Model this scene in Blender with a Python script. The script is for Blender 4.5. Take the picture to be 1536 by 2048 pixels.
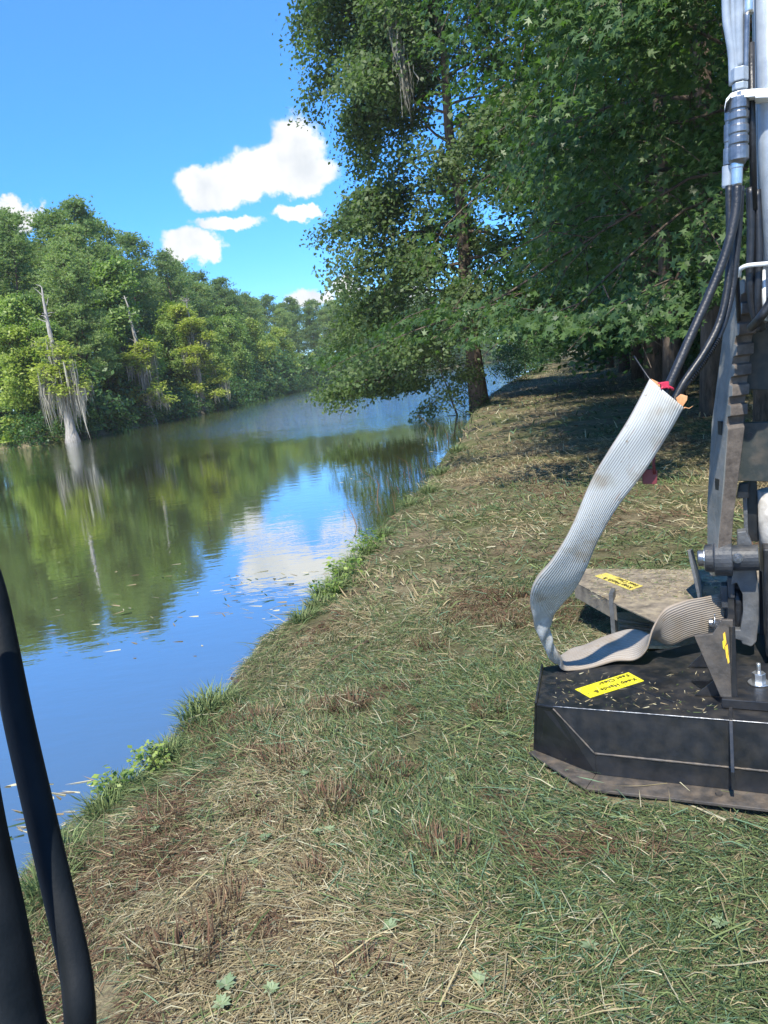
import bpy, math, random
import numpy as np
from mathutils import Vector, Matrix, Euler

for o in list(bpy.data.objects):
    bpy.data.objects.remove(o)
scene = bpy.context.scene
COL = scene.collection
rad = math.radians

# ------------------------------------------------------------------ camera
F_PX = 1538.0                      # focal length in photograph pixels (1536 x 2048)
CAM = np.array([0.0, 0.0, 2.2])
PITCH, ROLL = rad(10.5), rad(-7.0)
cam_rot = Matrix.Rotation(math.pi / 2 - PITCH, 3, 'X') @ Matrix.Rotation(ROLL, 3, 'Z')
cd = bpy.data.cameras.new('camera')
cd.sensor_fit = 'VERTICAL'
cd.sensor_height = 36.0
cd.lens = 36.0 * F_PX / 2048.0
cd.clip_start, cd.clip_end = 0.05, 6000
cam = bpy.data.objects.new('camera', cd)
cam.location = CAM
cam.rotation_euler = cam_rot.to_euler()
COL.objects.link(cam)
scene.camera = cam
RM = np.array(cam_rot)

# ------------------------------------------------------------------ sun, sky, exposure
SUN_EL = rad(54)
SUN_DIR = np.array([-0.28, -0.96])           # where the sun stands, on the ground plane
SUN_DIR = SUN_DIR / np.linalg.norm(SUN_DIR)
sun_vec = Vector((SUN_DIR[0] * math.cos(SUN_EL), SUN_DIR[1] * math.cos(SUN_EL), math.sin(SUN_EL)))
sl = bpy.data.lights.new('sun', 'SUN')
sl.energy, sl.angle, sl.color = 3.8, rad(0.7), (1.0, 0.94, 0.83)
sun = bpy.data.objects.new('sun', sl)
sun.rotation_euler = sun_vec.to_track_quat('Z', 'Y').to_euler()
sun.location = (20, -10, 40)
COL.objects.link(sun)

scene.view_settings.view_transform = 'Standard'
scene.view_settings.look = 'None'
scene.view_settings.exposure = 1.15
scene.view_settings.gamma = 1.0

world = bpy.data.worlds.new('World')
scene.world = world
world.use_nodes = True
W = world.node_tree
W.nodes.clear()


def wn(t, **kw):
    n = W.nodes.new(t)
    for k, v in kw.items():
        setattr(n, k, v)
    return n


w_out = wn('ShaderNodeOutputWorld')
w_bg = wn('ShaderNodeBackground')
w_bg.inputs['Strength'].default_value = 0.14
sky_n = wn('ShaderNodeTexSky', sky_type='NISHITA', sun_disc=False)
sky_n.sun_elevation = SUN_EL
sky_n.sun_rotation = math.atan2(SUN_DIR[0], SUN_DIR[1])
sky_n.air_density, sky_n.dust_density, sky_n.ozone_density = 1.0, 0.0, 3.0
w_geo = wn('ShaderNodeTexCoord')
hsv = wn('ShaderNodeHueSaturation')
hsv.inputs['Saturation'].default_value = 1.24
hsv.inputs['Hue'].default_value = 0.508
# clear dry air: the band above the horizon stays blue instead of going white
w_sep = wn('ShaderNodeSeparateXYZ')
W.links.new(w_geo.outputs['Generated'], w_sep.inputs[0])
w_el = wn('ShaderNodeMapRange')
w_el.inputs['From Min'].default_value, w_el.inputs['From Max'].default_value = 0.0, 0.45
W.links.new(w_sep.outputs['Z'], w_el.inputs['Value'])
w_tint = wn('ShaderNodeMixRGB')
w_tint.inputs['Color1'].default_value = (0.42, 0.62, 0.88, 1)
w_tint.inputs['Color2'].default_value = (0.9, 0.98, 1.0, 1)
W.links.new(w_el.outputs[0], w_tint.inputs['Fac'])
w_mul = wn('ShaderNodeMixRGB', blend_type='MULTIPLY')
w_mul.inputs['Fac'].default_value = 1.0
W.links.new(sky_n.outputs[0], w_mul.inputs['Color1'])
W.links.new(w_tint.outputs[0], w_mul.inputs['Color2'])
W.links.new(w_mul.outputs[0], hsv.inputs['Color'])

# fair-weather cumulus: soft lobes on the sky sphere, broken up by noise
w_noise = wn('ShaderNodeTexNoise')
w_noise.inputs['Scale'].default_value = 17.0
w_noise.inputs['Detail'].default_value = 7.0
w_noise.inputs['Roughness'].default_value = 0.62
W.links.new(w_geo.outputs['Generated'], w_noise.inputs['Vector'])
w_sub = wn('ShaderNodeVectorMath', operation='SUBTRACT')
w_sub.inputs[1].default_value = (0.5, 0.5, 0.5)
W.links.new(w_noise.outputs['Color'], w_sub.inputs[0])
w_sc = wn('ShaderNodeVectorMath', operation='SCALE')
w_sc.inputs['Scale'].default_value = 0.068
W.links.new(w_sub.outputs[0], w_sc.inputs[0])
w_add = wn('ShaderNodeVectorMath', operation='ADD')
W.links.new(w_geo.outputs['Generated'], w_add.inputs[0])
W.links.new(w_sc.outputs[0], w_add.inputs[1])


def ray(u, v):
    return RM @ np.array([(u - 768) / F_PX, -(v - 1024) / F_PX, -1.0])


def P(u, v, t):
    return CAM + ray(u, v) * t


def onz(u, v, z):
    d = ray(u, v)
    return CAM + d * ((z - CAM[2]) / d[2])


def ony(u, v, y):
    d = ray(u, v)
    return CAM + d * ((y - CAM[1]) / d[1])


# (direction, half width, half height) of each cloud; the first ones are the clouds in view
clouds = []
for u, v, w_, h_ in [(588, 300, .050, .056), (540, 335, .064, .042), (475, 358, .066, .034), (408, 368, .055, .033), (595, 348, .07, .03),
                     (450, 446, .058, .017), (595, 420, .05, .014), (375, 500, .045, .030),
                     (412, 506, .034, .03), (625, 602, .042, .022), (690, 575, .03, .02), (50, 440, .036, .018),
                     (15, 424, .036, .02), (800, 600, .05, .025)]:
    d = ray(u, v)
    clouds.append((d / np.linalg.norm(d), w_, h_))
crng = random.Random(5)
for k in range(26):
    az = rad(48 + k * (360 - 96) / 25.0 + crng.uniform(-5, 5))
    el = rad(crng.uniform(6, 28))
    d = np.array([math.sin(az) * math.cos(el), math.cos(az) * math.cos(el), math.sin(el)])
    clouds.append((d, crng.uniform(.07, .16), crng.uniform(.035, .06)))
acc = None
for d, w_, h_ in clouds:
    mp = wn('ShaderNodeMapping', vector_type='TEXTURE')
    dz = Vector(d)
    xr = dz.cross(Vector((0, 0, 1))).normalized()
    yr = xr.cross(dz).normalized()
    m = Matrix((xr, yr, -dz)).transposed()
    mp.inputs['Location'].default_value = d
    mp.inputs['Rotation'].default_value = m.to_euler()
    mp.inputs['Scale'].default_value = (w_, h_, 0.6)
    W.links.new(w_add.outputs[0], mp.inputs['Vector'])
    gr = wn('ShaderNodeTexGradient', gradient_type='SPHERICAL')
    W.links.new(mp.outputs[0], gr.inputs[0])
    if acc is None:
        acc = gr.outputs['Fac']
    else:
        mx = wn('ShaderNodeMath', operation='SMOOTH_MAX')
        mx.inputs[2].default_value = 0.06
        W.links.new(acc, mx.inputs[0])
        W.links.new(gr.outputs['Fac'], mx.inputs[1])
        acc = mx.outputs[0]
w_ramp = wn('ShaderNodeMapRange', interpolation_type='SMOOTHSTEP')
w_ramp.inputs['From Min'].default_value = 0.21
w_ramp.inputs['From Max'].default_value = 0.46
W.links.new(acc, w_ramp.inputs['Value'])
w_n2 = wn('ShaderNodeTexNoise')
w_n2.inputs['Scale'].default_value = 22.0
w_n2.inputs['Detail'].default_value = 5.0
W.links.new(w_geo.outputs['Generated'], w_n2.inputs['Vector'])
w_cr = wn('ShaderNodeValToRGB')
w_cr.color_ramp.elements[0].position, w_cr.color_ramp.elements[0].color = 0.32, (2.75, 2.9, 3.05, 1)
w_cr.color_ramp.elements[1].position, w_cr.color_ramp.elements[1].color = 0.58, (3.7, 3.7, 3.65, 1)
W.links.new(w_n2.outputs['Fac'], w_cr.inputs['Fac'])
w_mix = wn('ShaderNodeMixRGB')
W.links.new(w_ramp.outputs[0], w_mix.inputs['Fac'])
W.links.new(hsv.outputs[0], w_mix.inputs['Color1'])
W.links.new(w_cr.outputs[0], w_mix.inputs['Color2'])
W.links.new(w_mix.outputs[0], w_bg.inputs['Color'])
W.links.new(w_bg.outputs[0], w_out.inputs['Surface'])


# ------------------------------------------------------------------ helpers
def tag(o, label=None, cat=None, group=None, kind=None):
    if label: o['label'] = label
    if cat: o['category'] = cat
    if group: o['group'] = group
    if kind: o['kind'] = kind
    return o


def empty(name, loc=(0, 0, 0), rz=0.0):
    o = bpy.data.objects.new(name, None)
    o.empty_display_size = 0.2
    o.location = loc
    o.rotation_euler = (0, 0, rz)
    COL.objects.link(o)
    return o


def link(name, me, parent=None, loc=None):
    o = bpy.data.objects.new(name, me)
    COL.objects.link(o)
    if parent is not None:
        o.parent = parent
    if loc is not None:
        o.location = loc
    return o


def mesh_np(name, verts, faces_flat, face_len, mat=None, tint=None, smooth=False, uv=None):
    """mesh from numpy arrays; faces_flat = loop vertex indices, face_len = verts per face"""
    me = bpy.data.meshes.new(name)
    nv, nl, nf = len(verts), len(faces_flat), len(face_len)
    me.vertices.add(nv)
    me.vertices.foreach_set('co', np.ascontiguousarray(verts, dtype=np.float32).ravel())
    me.loops.add(nl)
    me.loops.foreach_set('vertex_index', np.ascontiguousarray(faces_flat, dtype=np.int32))
    me.polygons.add(nf)
    fl = np.asarray(face_len, dtype=np.int32)
    me.polygons.foreach_set('loop_start', np.concatenate([[0], np.cumsum(fl)[:-1]]).astype(np.int32))
    if smooth:
        me.polygons.foreach_set('use_smooth', np.ones(nf, dtype=bool))
    me.update(calc_edges=True)
    if tint is not None:
        a = me.attributes.new('tint', 'FLOAT_COLOR', 'POINT')
        t = np.ones((nv, 4), dtype=np.float32)
        tint = np.asarray(tint, dtype=np.float32)
        if tint.ndim == 1:
            t[:, 0] = t[:, 1] = t[:, 2] = tint
        else:
            t[:, :3] = tint
        a.data.foreach_set('color', t.ravel())
    if uv is not None:
        l = me.uv_layers.new(name='UVMap')
        l.data.foreach_set('uv', np.ascontiguousarray(uv[np.asarray(faces_flat)], dtype=np.float32).ravel())
    if mat is not None:
        me.materials.append(mat)
    return me


class MB:
    """collects simple solids in world (or local) space"""
    def __init__(s):
        s.v, s.f, s.sm = [], [], []

    def add(s, vs, fs, smooth=False):
        b = len(s.v)
        s.v += [tuple(map(float, p)) for p in vs]
        s.f += [tuple(i + b for i in f) for f in fs]
        s.sm += [smooth] * len(fs)
        return s

    def box(s, c, half, ax=None):
        c = np.array(c, float)
        ax = np.eye(3) if ax is None else np.array(ax, float)
        vs = [c + sx * half[0] * ax[0] + sy * half[1] * ax[1] + sz * half[2] * ax[2]
              for sx in (-1, 1) for sy in (-1, 1) for sz in (-1, 1)]
        s.add(vs, [(0, 1, 3, 2), (4, 6, 7, 5), (0, 4, 5, 1), (2, 3, 7, 6), (0, 2, 6, 4), (1, 5, 7, 3)])
        return s

    def plate(s, pts, off):
        """polygon (3D points, planar) given thickness by the vector off"""
        n = len(pts)
        off = np.array(off, float)
        a = [np.array(p, float) for p in pts]
        b = [p + off for p in a]
        fs = [tuple(range(n)), tuple(range(2 * n - 1, n - 1, -1))]
        fs += [(i, i + n, (i + 1) % n + n, (i + 1) % n) for i in range(n)]
        s.add(a + b, fs)
        return s

    def tube(s, pts, radii, segs=10, caps=True, squash=None, smooth=True):
        pts = [np.array(p, float) for p in pts]
        n = len(pts)
        if np.isscalar(radii):
            radii = [radii] * n
        vs, fs = [], []
        ref = None
        for i in range(n):
            t = pts[min(i + 1, n - 1)] - pts[max(i - 1, 0)]
            t = t / (np.linalg.norm(t) + 1e-12)
            if ref is None:
                ref = np.array([0, 0, 1.0]) if abs(t[2]) < 0.9 else np.array([1.0, 0, 0])
            x = np.cross(ref, t); x /= np.linalg.norm(x) + 1e-12
            y = np.cross(t, x)
            ref = y
            for k in range(segs):
                a = 2 * math.pi * k / segs
                vs.append(pts[i] + radii[i] * (math.cos(a) * x + math.sin(a) * y))
        for i in range(n - 1):
            for k in range(segs):
                k2 = (k + 1) % segs
                fs.append((i * segs + k, i * segs + k2, (i + 1) * segs + k2, (i + 1) * segs + k))
        s.add(vs, fs, smooth)
        if caps:
            b = len(s.v) - len(vs)
            s.f += [tuple(b + k for k in range(segs - 1, -1, -1)), tuple(b + (n - 1) * segs + k for k in range(segs))]
            s.sm += [False, False]
        return s

    def mesh(s, name, mat, bevel=0):
        me = bpy.data.meshes.new(name)
        me.from_pydata(s.v, [], s.f)
        me.polygons.foreach_set('use_smooth', s.sm)
        me.update()
        me.materials.append(mat)
        return me

    def build(s, name, mat, parent=None, bevel=0.0):
        o = link(name, s.mesh(name, mat), parent)
        if bevel:
            m = o.modifiers.new('bevel', 'BEVEL')
            m.width, m.segments, m.limit_method = bevel, 2, 'ANGLE'
            m.harden_normals = False
        return o


def spline(pts, n):
    """Catmull-Rom through points (rows may be of any width)"""
    p = np.array(pts, float)
    p = np.vstack([2 * p[0] - p[1], p, 2 * p[-1] - p[-2]])
    m = len(p) - 3
    out = []
    for q in np.linspace(0, m - 1e-9, n):
        i = int(q); t = q - i
        a, b, c, d = p[i], p[i + 1], p[i + 2], p[i + 3]
        out.append(0.5 * (2 * b + (c - a) * t + (2 * a - 5 * b + 4 * c - d) * t * t + (3 * b - a - 3 * c + d) * t ** 3))
    return np.array(out)


def _hash(ix, iy, seed):
    h = (ix.astype(np.int64) * 374761393 + iy.astype(np.int64) * 668265263 + seed * 1442695041) & 0xffffffff
    h = ((h ^ (h >> 13)) * 1274126177) & 0xffffffff
    return ((h ^ (h >> 16)) & 0xffff) / 65535.0


def vnoise(x, y, seed=0):
    x = np.asarray(x, float); y = np.asarray(y, float)
    ix, iy = np.floor(x), np.floor(y)
    fx, fy = x - ix, y - iy
    fx, fy = fx * fx * (3 - 2 * fx), fy * fy * (3 - 2 * fy)
    a = _hash(ix, iy, seed); b = _hash(ix + 1, iy, seed); c = _hash(ix, iy + 1, seed); d = _hash(ix + 1, iy + 1, seed)
    return (a * (1 - fx) + b * fx) * (1 - fy) + (c * (1 - fx) + d * fx) * fy


def fbm(x, y, seed=0, oct=4):
    s, a, t = 0, 0.5, 0
    for k in range(oct):
        s = s + a * vnoise(x * 2 ** k, y * 2 ** k, seed + k * 17); t += a; a *= 0.5
    return s / t


# ------------------------------------------------------------------ materials
def new_mat(name):
    m = bpy.data.materials.new(name)
    m.use_nodes = True
    nt = m.node_tree
    nt.nodes.clear()
    out = nt.nodes.new('ShaderNodeOutputMaterial')
    return m, nt, out


def N(nt, t, **kw):
    n = nt.nodes.new(t)
    for k, v in kw.items():
        setattr(n, k, v)
    return n


def mat_solid(name, c1, c2=None, rough=0.5, metal=0.0, scale=8.0, bump=0.15, bscale=60.0, spec=0.5, dust=None, dust_amt=0.0):
    """paint, rubber, metal: two tones mixed by noise, fine relief, optional settled dust"""
    m, nt, out = new_mat(name)
    b = N(nt, 'ShaderNodeBsdfPrincipled')
    tc = N(nt, 'ShaderNodeTexCoord')
    n1 = N(nt, 'ShaderNodeTexNoise')
    n1.inputs['Scale'].default_value = scale
    n1.inputs['Detail'].default_value = 6
    n1.inputs['Roughness'].default_value = 0.65
    nt.links.new(tc.outputs['Object'], n1.inputs['Vector'])
    cr = N(nt, 'ShaderNodeValToRGB')
    cr.color_ramp.elements[0].position, cr.color_ramp.elements[1].position = 0.35, 0.65
    cr.color_ramp.elements[0].color = (*c1, 1)
    cr.color_ramp.elements[1].color = (*(c2 or c1), 1)
    nt.links.new(n1.outputs['Fac'], cr.inputs['Fac'])
    col = cr.outputs['Color']
    if dust:
        ge = N(nt, 'ShaderNodeNewGeometry')
        sx = N(nt, 'ShaderNodeSeparateXYZ')
        nt.links.new(ge.outputs['Normal'], sx.inputs[0])
        n3 = N(nt, 'ShaderNodeTexNoise')
        n3.inputs['Scale'].default_value = 16
        n3.inputs['Detail'].default_value = 8
        nt.links.new(tc.outputs['Object'], n3.inputs['Vector'])
        mr = N(nt, 'ShaderNodeMapRange')
        mr.inputs['From Min'].default_value, mr.inputs['From Max'].default_value = 0.42, 0.72
        nt.links.new(n3.outputs['Fac'], mr.inputs['Value'])
        up = N(nt, 'ShaderNodeMapRange')
        up.inputs['From Min'].default_value, up.inputs['From Max'].default_value = -0.3, 1.0
        up.inputs['To Min'].default_value = 0.25
        nt.links.new(sx.outputs['Z'], up.inputs['Value'])
        mu = N(nt, 'ShaderNodeMath', operation='MULTIPLY')
        nt.links.new(mr.outputs[0], mu.inputs[0]); nt.links.new(up.outputs[0], mu.inputs[1])
        mu2 = N(nt, 'ShaderNodeMath', operation='MULTIPLY')
        mu2.inputs[1].default_value = dust_amt
        nt.links.new(mu.outputs[0], mu2.inputs[0])
        mx = N(nt, 'ShaderNodeMixRGB')
        mx.inputs['Color2'].default_value = (*dust, 1)
        nt.links.new(mu2.outputs[0], mx.inputs['Fac']); nt.links.new(col, mx.inputs['Color1'])
        col = mx.outputs[0]
    nt.links.new(col, b.inputs['Base Color'])
    b.inputs['Metallic'].default_value = metal
    b.inputs['Specular IOR Level'].default_value = spec
    rr = N(nt, 'ShaderNodeMapRange')
    rr.inputs['To Min'].default_value, rr.inputs['To Max'].default_value = max(rough - 0.12, 0.05), min(rough + 0.15, 1)
    nt.links.new(n1.outputs['Fac'], rr.inputs['Value'])
    nt.links.new(rr.outputs[0], b.inputs['Roughness'])
    if bump:
        n2 = N(nt, 'ShaderNodeTexNoise')
        n2.inputs['Scale'].default_value = bscale
        n2.inputs['Detail'].default_value = 4
        nt.links.new(tc.outputs['Object'], n2.inputs['Vector'])
        bp = N(nt, 'ShaderNodeBump')
        bp.inputs['Strength'].default_value = bump
        bp.inputs['Distance'].default_value = 0.01
        nt.links.new(n2.outputs['Fac'], bp.inputs['Height'])
        nt.links.new(bp.outputs[0], b.inputs['Normal'])
    nt.links.new(b.outputs[0], out.inputs['Surface'])
    return m


def mat_leaf(name, dark, light, trans=0.35, rough=0.45, spec=0.4, tr_tint=(1.0, 1.25, 0.45)):
    """leaf: tone per leaf from the 'tint' attribute, some light passes through"""
    m, nt, out = new_mat(name)
    at = N(nt, 'ShaderNodeAttribute', attribute_name='tint')
    sp = N(nt, 'ShaderNodeSeparateColor')
    nt.links.new(at.outputs['Color'], sp.inputs[0])
    oi = N(nt, 'ShaderNodeObjectInfo')
    mx = N(nt, 'ShaderNodeMixRGB')
    mx.inputs['Color1'].default_value = (*dark, 1)
    mx.inputs['Color2'].default_value = (*light, 1)
    nt.links.new(sp.outputs[0], mx.inputs['Fac'])
    hs = N(nt, 'ShaderNodeHueSaturation')
    mr = N(nt, 'ShaderNodeMapRange')
    mr.inputs['To Min'].default_value, mr.inputs['To Max'].default_value = 0.485, 0.515
    nt.links.new(oi.outputs['Random'], mr.inputs['Value'])
    nt.links.new(mr.outputs[0], hs.inputs['Hue'])
    mr2 = N(nt, 'ShaderNodeMapRange')
    mr2.inputs['To Min'].default_value, mr2.inputs['To Max'].default_value = 1.2, 0.8
    nt.links.new(oi.outputs['Random'], mr2.inputs['Value'])
    nt.links.new(mr2.outputs[0], hs.inputs['Value'])
    nt.links.new(mx.outputs[0], hs.inputs['Color'])
    b = N(nt, 'ShaderNodeBsdfPrincipled')
    b.inputs['Roughness'].default_value = rough
    b.inputs['Specular IOR Level'].default_value = spec
    nt.links.new(hs.outputs[0], b.inputs['Base Color'])
    if trans > 0:
        tm = N(nt, 'ShaderNodeMixRGB', blend_type='MULTIPLY')
        tm.inputs['Fac'].default_value = 1
        tm.inputs['Color2'].default_value = (*tr_tint, 1)
        nt.links.new(hs.outputs[0], tm.inputs['Color1'])
        tr = N(nt, 'ShaderNodeBsdfTranslucent')
        nt.links.new(tm.outputs[0], tr.inputs['Color'])
        ms = N(nt, 'ShaderNodeMixShader')
        ms.inputs['Fac'].default_value = trans
        nt.links.new(b.outputs[0], ms.inputs[1]); nt.links.new(tr.outputs[0], ms.inputs[2])
        nt.links.new(ms.outputs[0], out.inputs['Surface'])
    else:
        nt.links.new(b.outputs[0], out.inputs['Surface'])
    return m


def mat_tint(name, rough=0.7, trans=0.25):
    """dry and green blades: the colour itself is stored per blade"""
    m, nt, out = new_mat(name)
    at = N(nt, 'ShaderNodeAttribute', attribute_name='tint')
    b = N(nt, 'ShaderNodeBsdfPrincipled')
    b.inputs['Roughness'].default_value = rough
    b.inputs['Specular IOR Level'].default_value = 0.25
    nt.links.new(at.outputs['Color'], b.inputs['Base Color'])
    tr = N(nt, 'ShaderNodeBsdfTranslucent')
    nt.links.new(at.outputs['Color'], tr.inputs['Color'])
    ms = N(nt, 'ShaderNodeMixShader')
    ms.inputs['Fac'].default_value = trans
    nt.links.new(b.outputs[0], ms.inputs[1]); nt.links.new(tr.outputs[0], ms.inputs[2])
    nt.links.new(ms.outputs[0], out.inputs['Surface'])
    return m


def mat_bark(name, c1, c2, scale=6.0):
    m, nt, out = new_mat(name)
    tc = N(nt, 'ShaderNodeTexCoord')
    mp = N(nt, 'ShaderNodeMapping')
    mp.inputs['Scale'].default_value = (scale, scale, scale * 0.22)
    nt.links.new(tc.outputs['Object'], mp.inputs['Vector'])
    n1 = N(nt, 'ShaderNodeTexNoise')
    n1.inputs['Scale'].default_value = 2.2
    n1.inputs['Detail'].default_value = 8
    n1.inputs['Roughness'].default_value = 0.7
    nt.links.new(mp.outputs[0], n1.inputs['Vector'])
    cr = N(nt, 'ShaderNodeValToRGB')
    cr.color_ramp.elements[0].position, cr.color_ramp.elements[1].position = 0.35, 0.68
    cr.color_ramp.elements[0].color, cr.color_ramp.elements[1].color = (*c1, 1), (*c2, 1)
    nt.links.new(n1.outputs['Fac'], cr.inputs['Fac'])
    b = N(nt, 'ShaderNodeBsdfPrincipled')
    b.inputs['Roughness'].default_value = 0.9
    b.inputs['Specular IOR Level'].default_value = 0.15
    nt.links.new(cr.outputs[0], b.inputs['Base Color'])
    bp = N(nt, 'ShaderNodeBump')
    bp.inputs['Strength'].default_value, bp.inputs['Distance'].default_value = 0.8, 0.03
    nt.links.new(n1.outputs['Fac'], bp.inputs['Height'])
    nt.links.new(bp.outputs[0], b.inputs['Normal'])
    nt.links.new(b.outputs[0], out.inputs['Surface'])
    return m


M = {}
M['bark'] = mat_bark('bark', (0.055, 0.042, 0.032), (0.16, 0.125, 0.095))
M['bark_pine'] = mat_bark('bark_pine', (0.07, 0.045, 0.032), (0.2, 0.14, 0.10), 4)
M['bark_pale'] = mat_bark('bark_pale', (0.18, 0.165, 0.14), (0.40, 0.38, 0.34), 4)
M['gum'] = mat_leaf('leaf_sweetgum', (0.035, 0.08, 0.027), (0.115, 0.19, 0.055), 0.45, 0.45)
M['bankleaf'] = mat_leaf('leaf_bank_tree', (0.06, 0.105, 0.04), (0.18, 0.235, 0.085), 0.48, 0.5, 0.3)
M['wood'] = mat_leaf('leaf_woodland', (0.035, 0.085, 0.025), (0.10, 0.19, 0.05), 0.42)
M['pine'] = mat_leaf('needles_pine', (0.135, 0.205, 0.08), (0.34, 0.43, 0.165), 0.5, 0.5)
M['decid'] = mat_leaf('leaf_far_broadleaf', (0.11, 0.19, 0.05), (0.32, 0.42, 0.11), 0.48)
M['decid_y'] = mat_leaf('leaf_far_yellow', (0.16, 0.235, 0.045), (0.39, 0.45, 0.10), 0.5)
M['cypress'] = mat_leaf('needles_cypress', (0.20, 0.255, 0.055), (0.42, 0.45, 0.13), 0.45)
M['moss'] = mat_leaf('spanish_moss', (0.20, 0.19, 0.15), (0.40, 0.38, 0.31), 0.3, 0.9, 0.1, (1, 1, 0.9))
M['blade'] = mat_tint('grass_blades')
M['mud'] = mat_solid('wet_mud', (0.03, 0.024, 0.018), (0.07, 0.055, 0.04), 0.6, 0, 20, 0.8, 30)


def mat_ground():
    m, nt, out = new_mat('ground_soil')
    tc = N(nt, 'ShaderNodeTexCoord')

    def noise(s, d=6, r=0.6):
        n = N(nt, 'ShaderNodeTexNoise')
        n.inputs['Scale'].default_value, n.inputs['Detail'].default_value, n.inputs['Roughness'].default_value = s, d, r
        nt.links.new(tc.outputs['Object'], n.inputs['Vector'])
        return n
    a, b2, c = noise(0.55, 5), noise(3.2, 7, 0.7), noise(38, 5, 0.7)
    cr = N(nt, 'ShaderNodeValToRGB')
    e = cr.color_ramp.elements
    e[0].position, e[0].color = 0.36, (0.10, 0.078, 0.05, 1)
    e[1].position, e[1].color = 0.62, (0.24, 0.205, 0.125, 1)
    nt.links.new(b2.outputs['Fac'], cr.inputs['Fac'])
    mg = N(nt, 'ShaderNodeMixRGB')
    mr = N(nt, 'ShaderNodeMapRange')
    mr.inputs['From Min'].default_value, mr.inputs['From Max'].default_value = 0.45, 0.62
    mr.inputs['To Max'].default_value = 0.75
    nt.links.new(a.outputs['Fac'], mr.inputs['Value'])
    nt.links.new(mr.outputs[0], mg.inputs['Fac'])
    nt.links.new(cr.outputs[0], mg.inputs['Color1'])
    mg.inputs['Color2'].default_value = (0.085, 0.11, 0.035, 1)
    mm = N(nt, 'ShaderNodeMixRGB', blend_type='MULTIPLY')
    mm.inputs['Fac'].default_value = 0.75
    c2 = N(nt, 'ShaderNodeValToRGB')
    c2.color_ramp.elements[0].position, c2.color_ramp.elements[0].color = 0.3, (0.35, 0.35, 0.35, 1)
    c2.color_ramp.elements[1].position, c2.color_ramp.elements[1].color = 0.65, (1.25, 1.25, 1.2, 1)
    nt.links.new(c.outputs['Fac'], c2.inputs['Fac'])
    nt.links.new(mg.outputs[0], mm.inputs['Color1']); nt.links.new(c2.outputs[0], mm.inputs['Color2'])
    bs = N(nt, 'ShaderNodeBsdfPrincipled')
    bs.inputs['Roughness'].default_value = 0.95
    bs.inputs['Specular IOR Level'].default_value = 0.1
    nt.links.new(mm.outputs[0], bs.inputs['Base Color'])
    bp = N(nt, 'ShaderNodeBump')
    bp.inputs['Strength'].default_value, bp.inputs['Distance'].default_value = 0.9, 0.03
    nt.links.new(c.outputs['Fac'], bp.inputs['Height'])
    nt.links.new(bp.outputs[0], bs.inputs['Normal'])
    nt.links.new(bs.outputs[0], out.inputs['Surface'])
    return m


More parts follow.
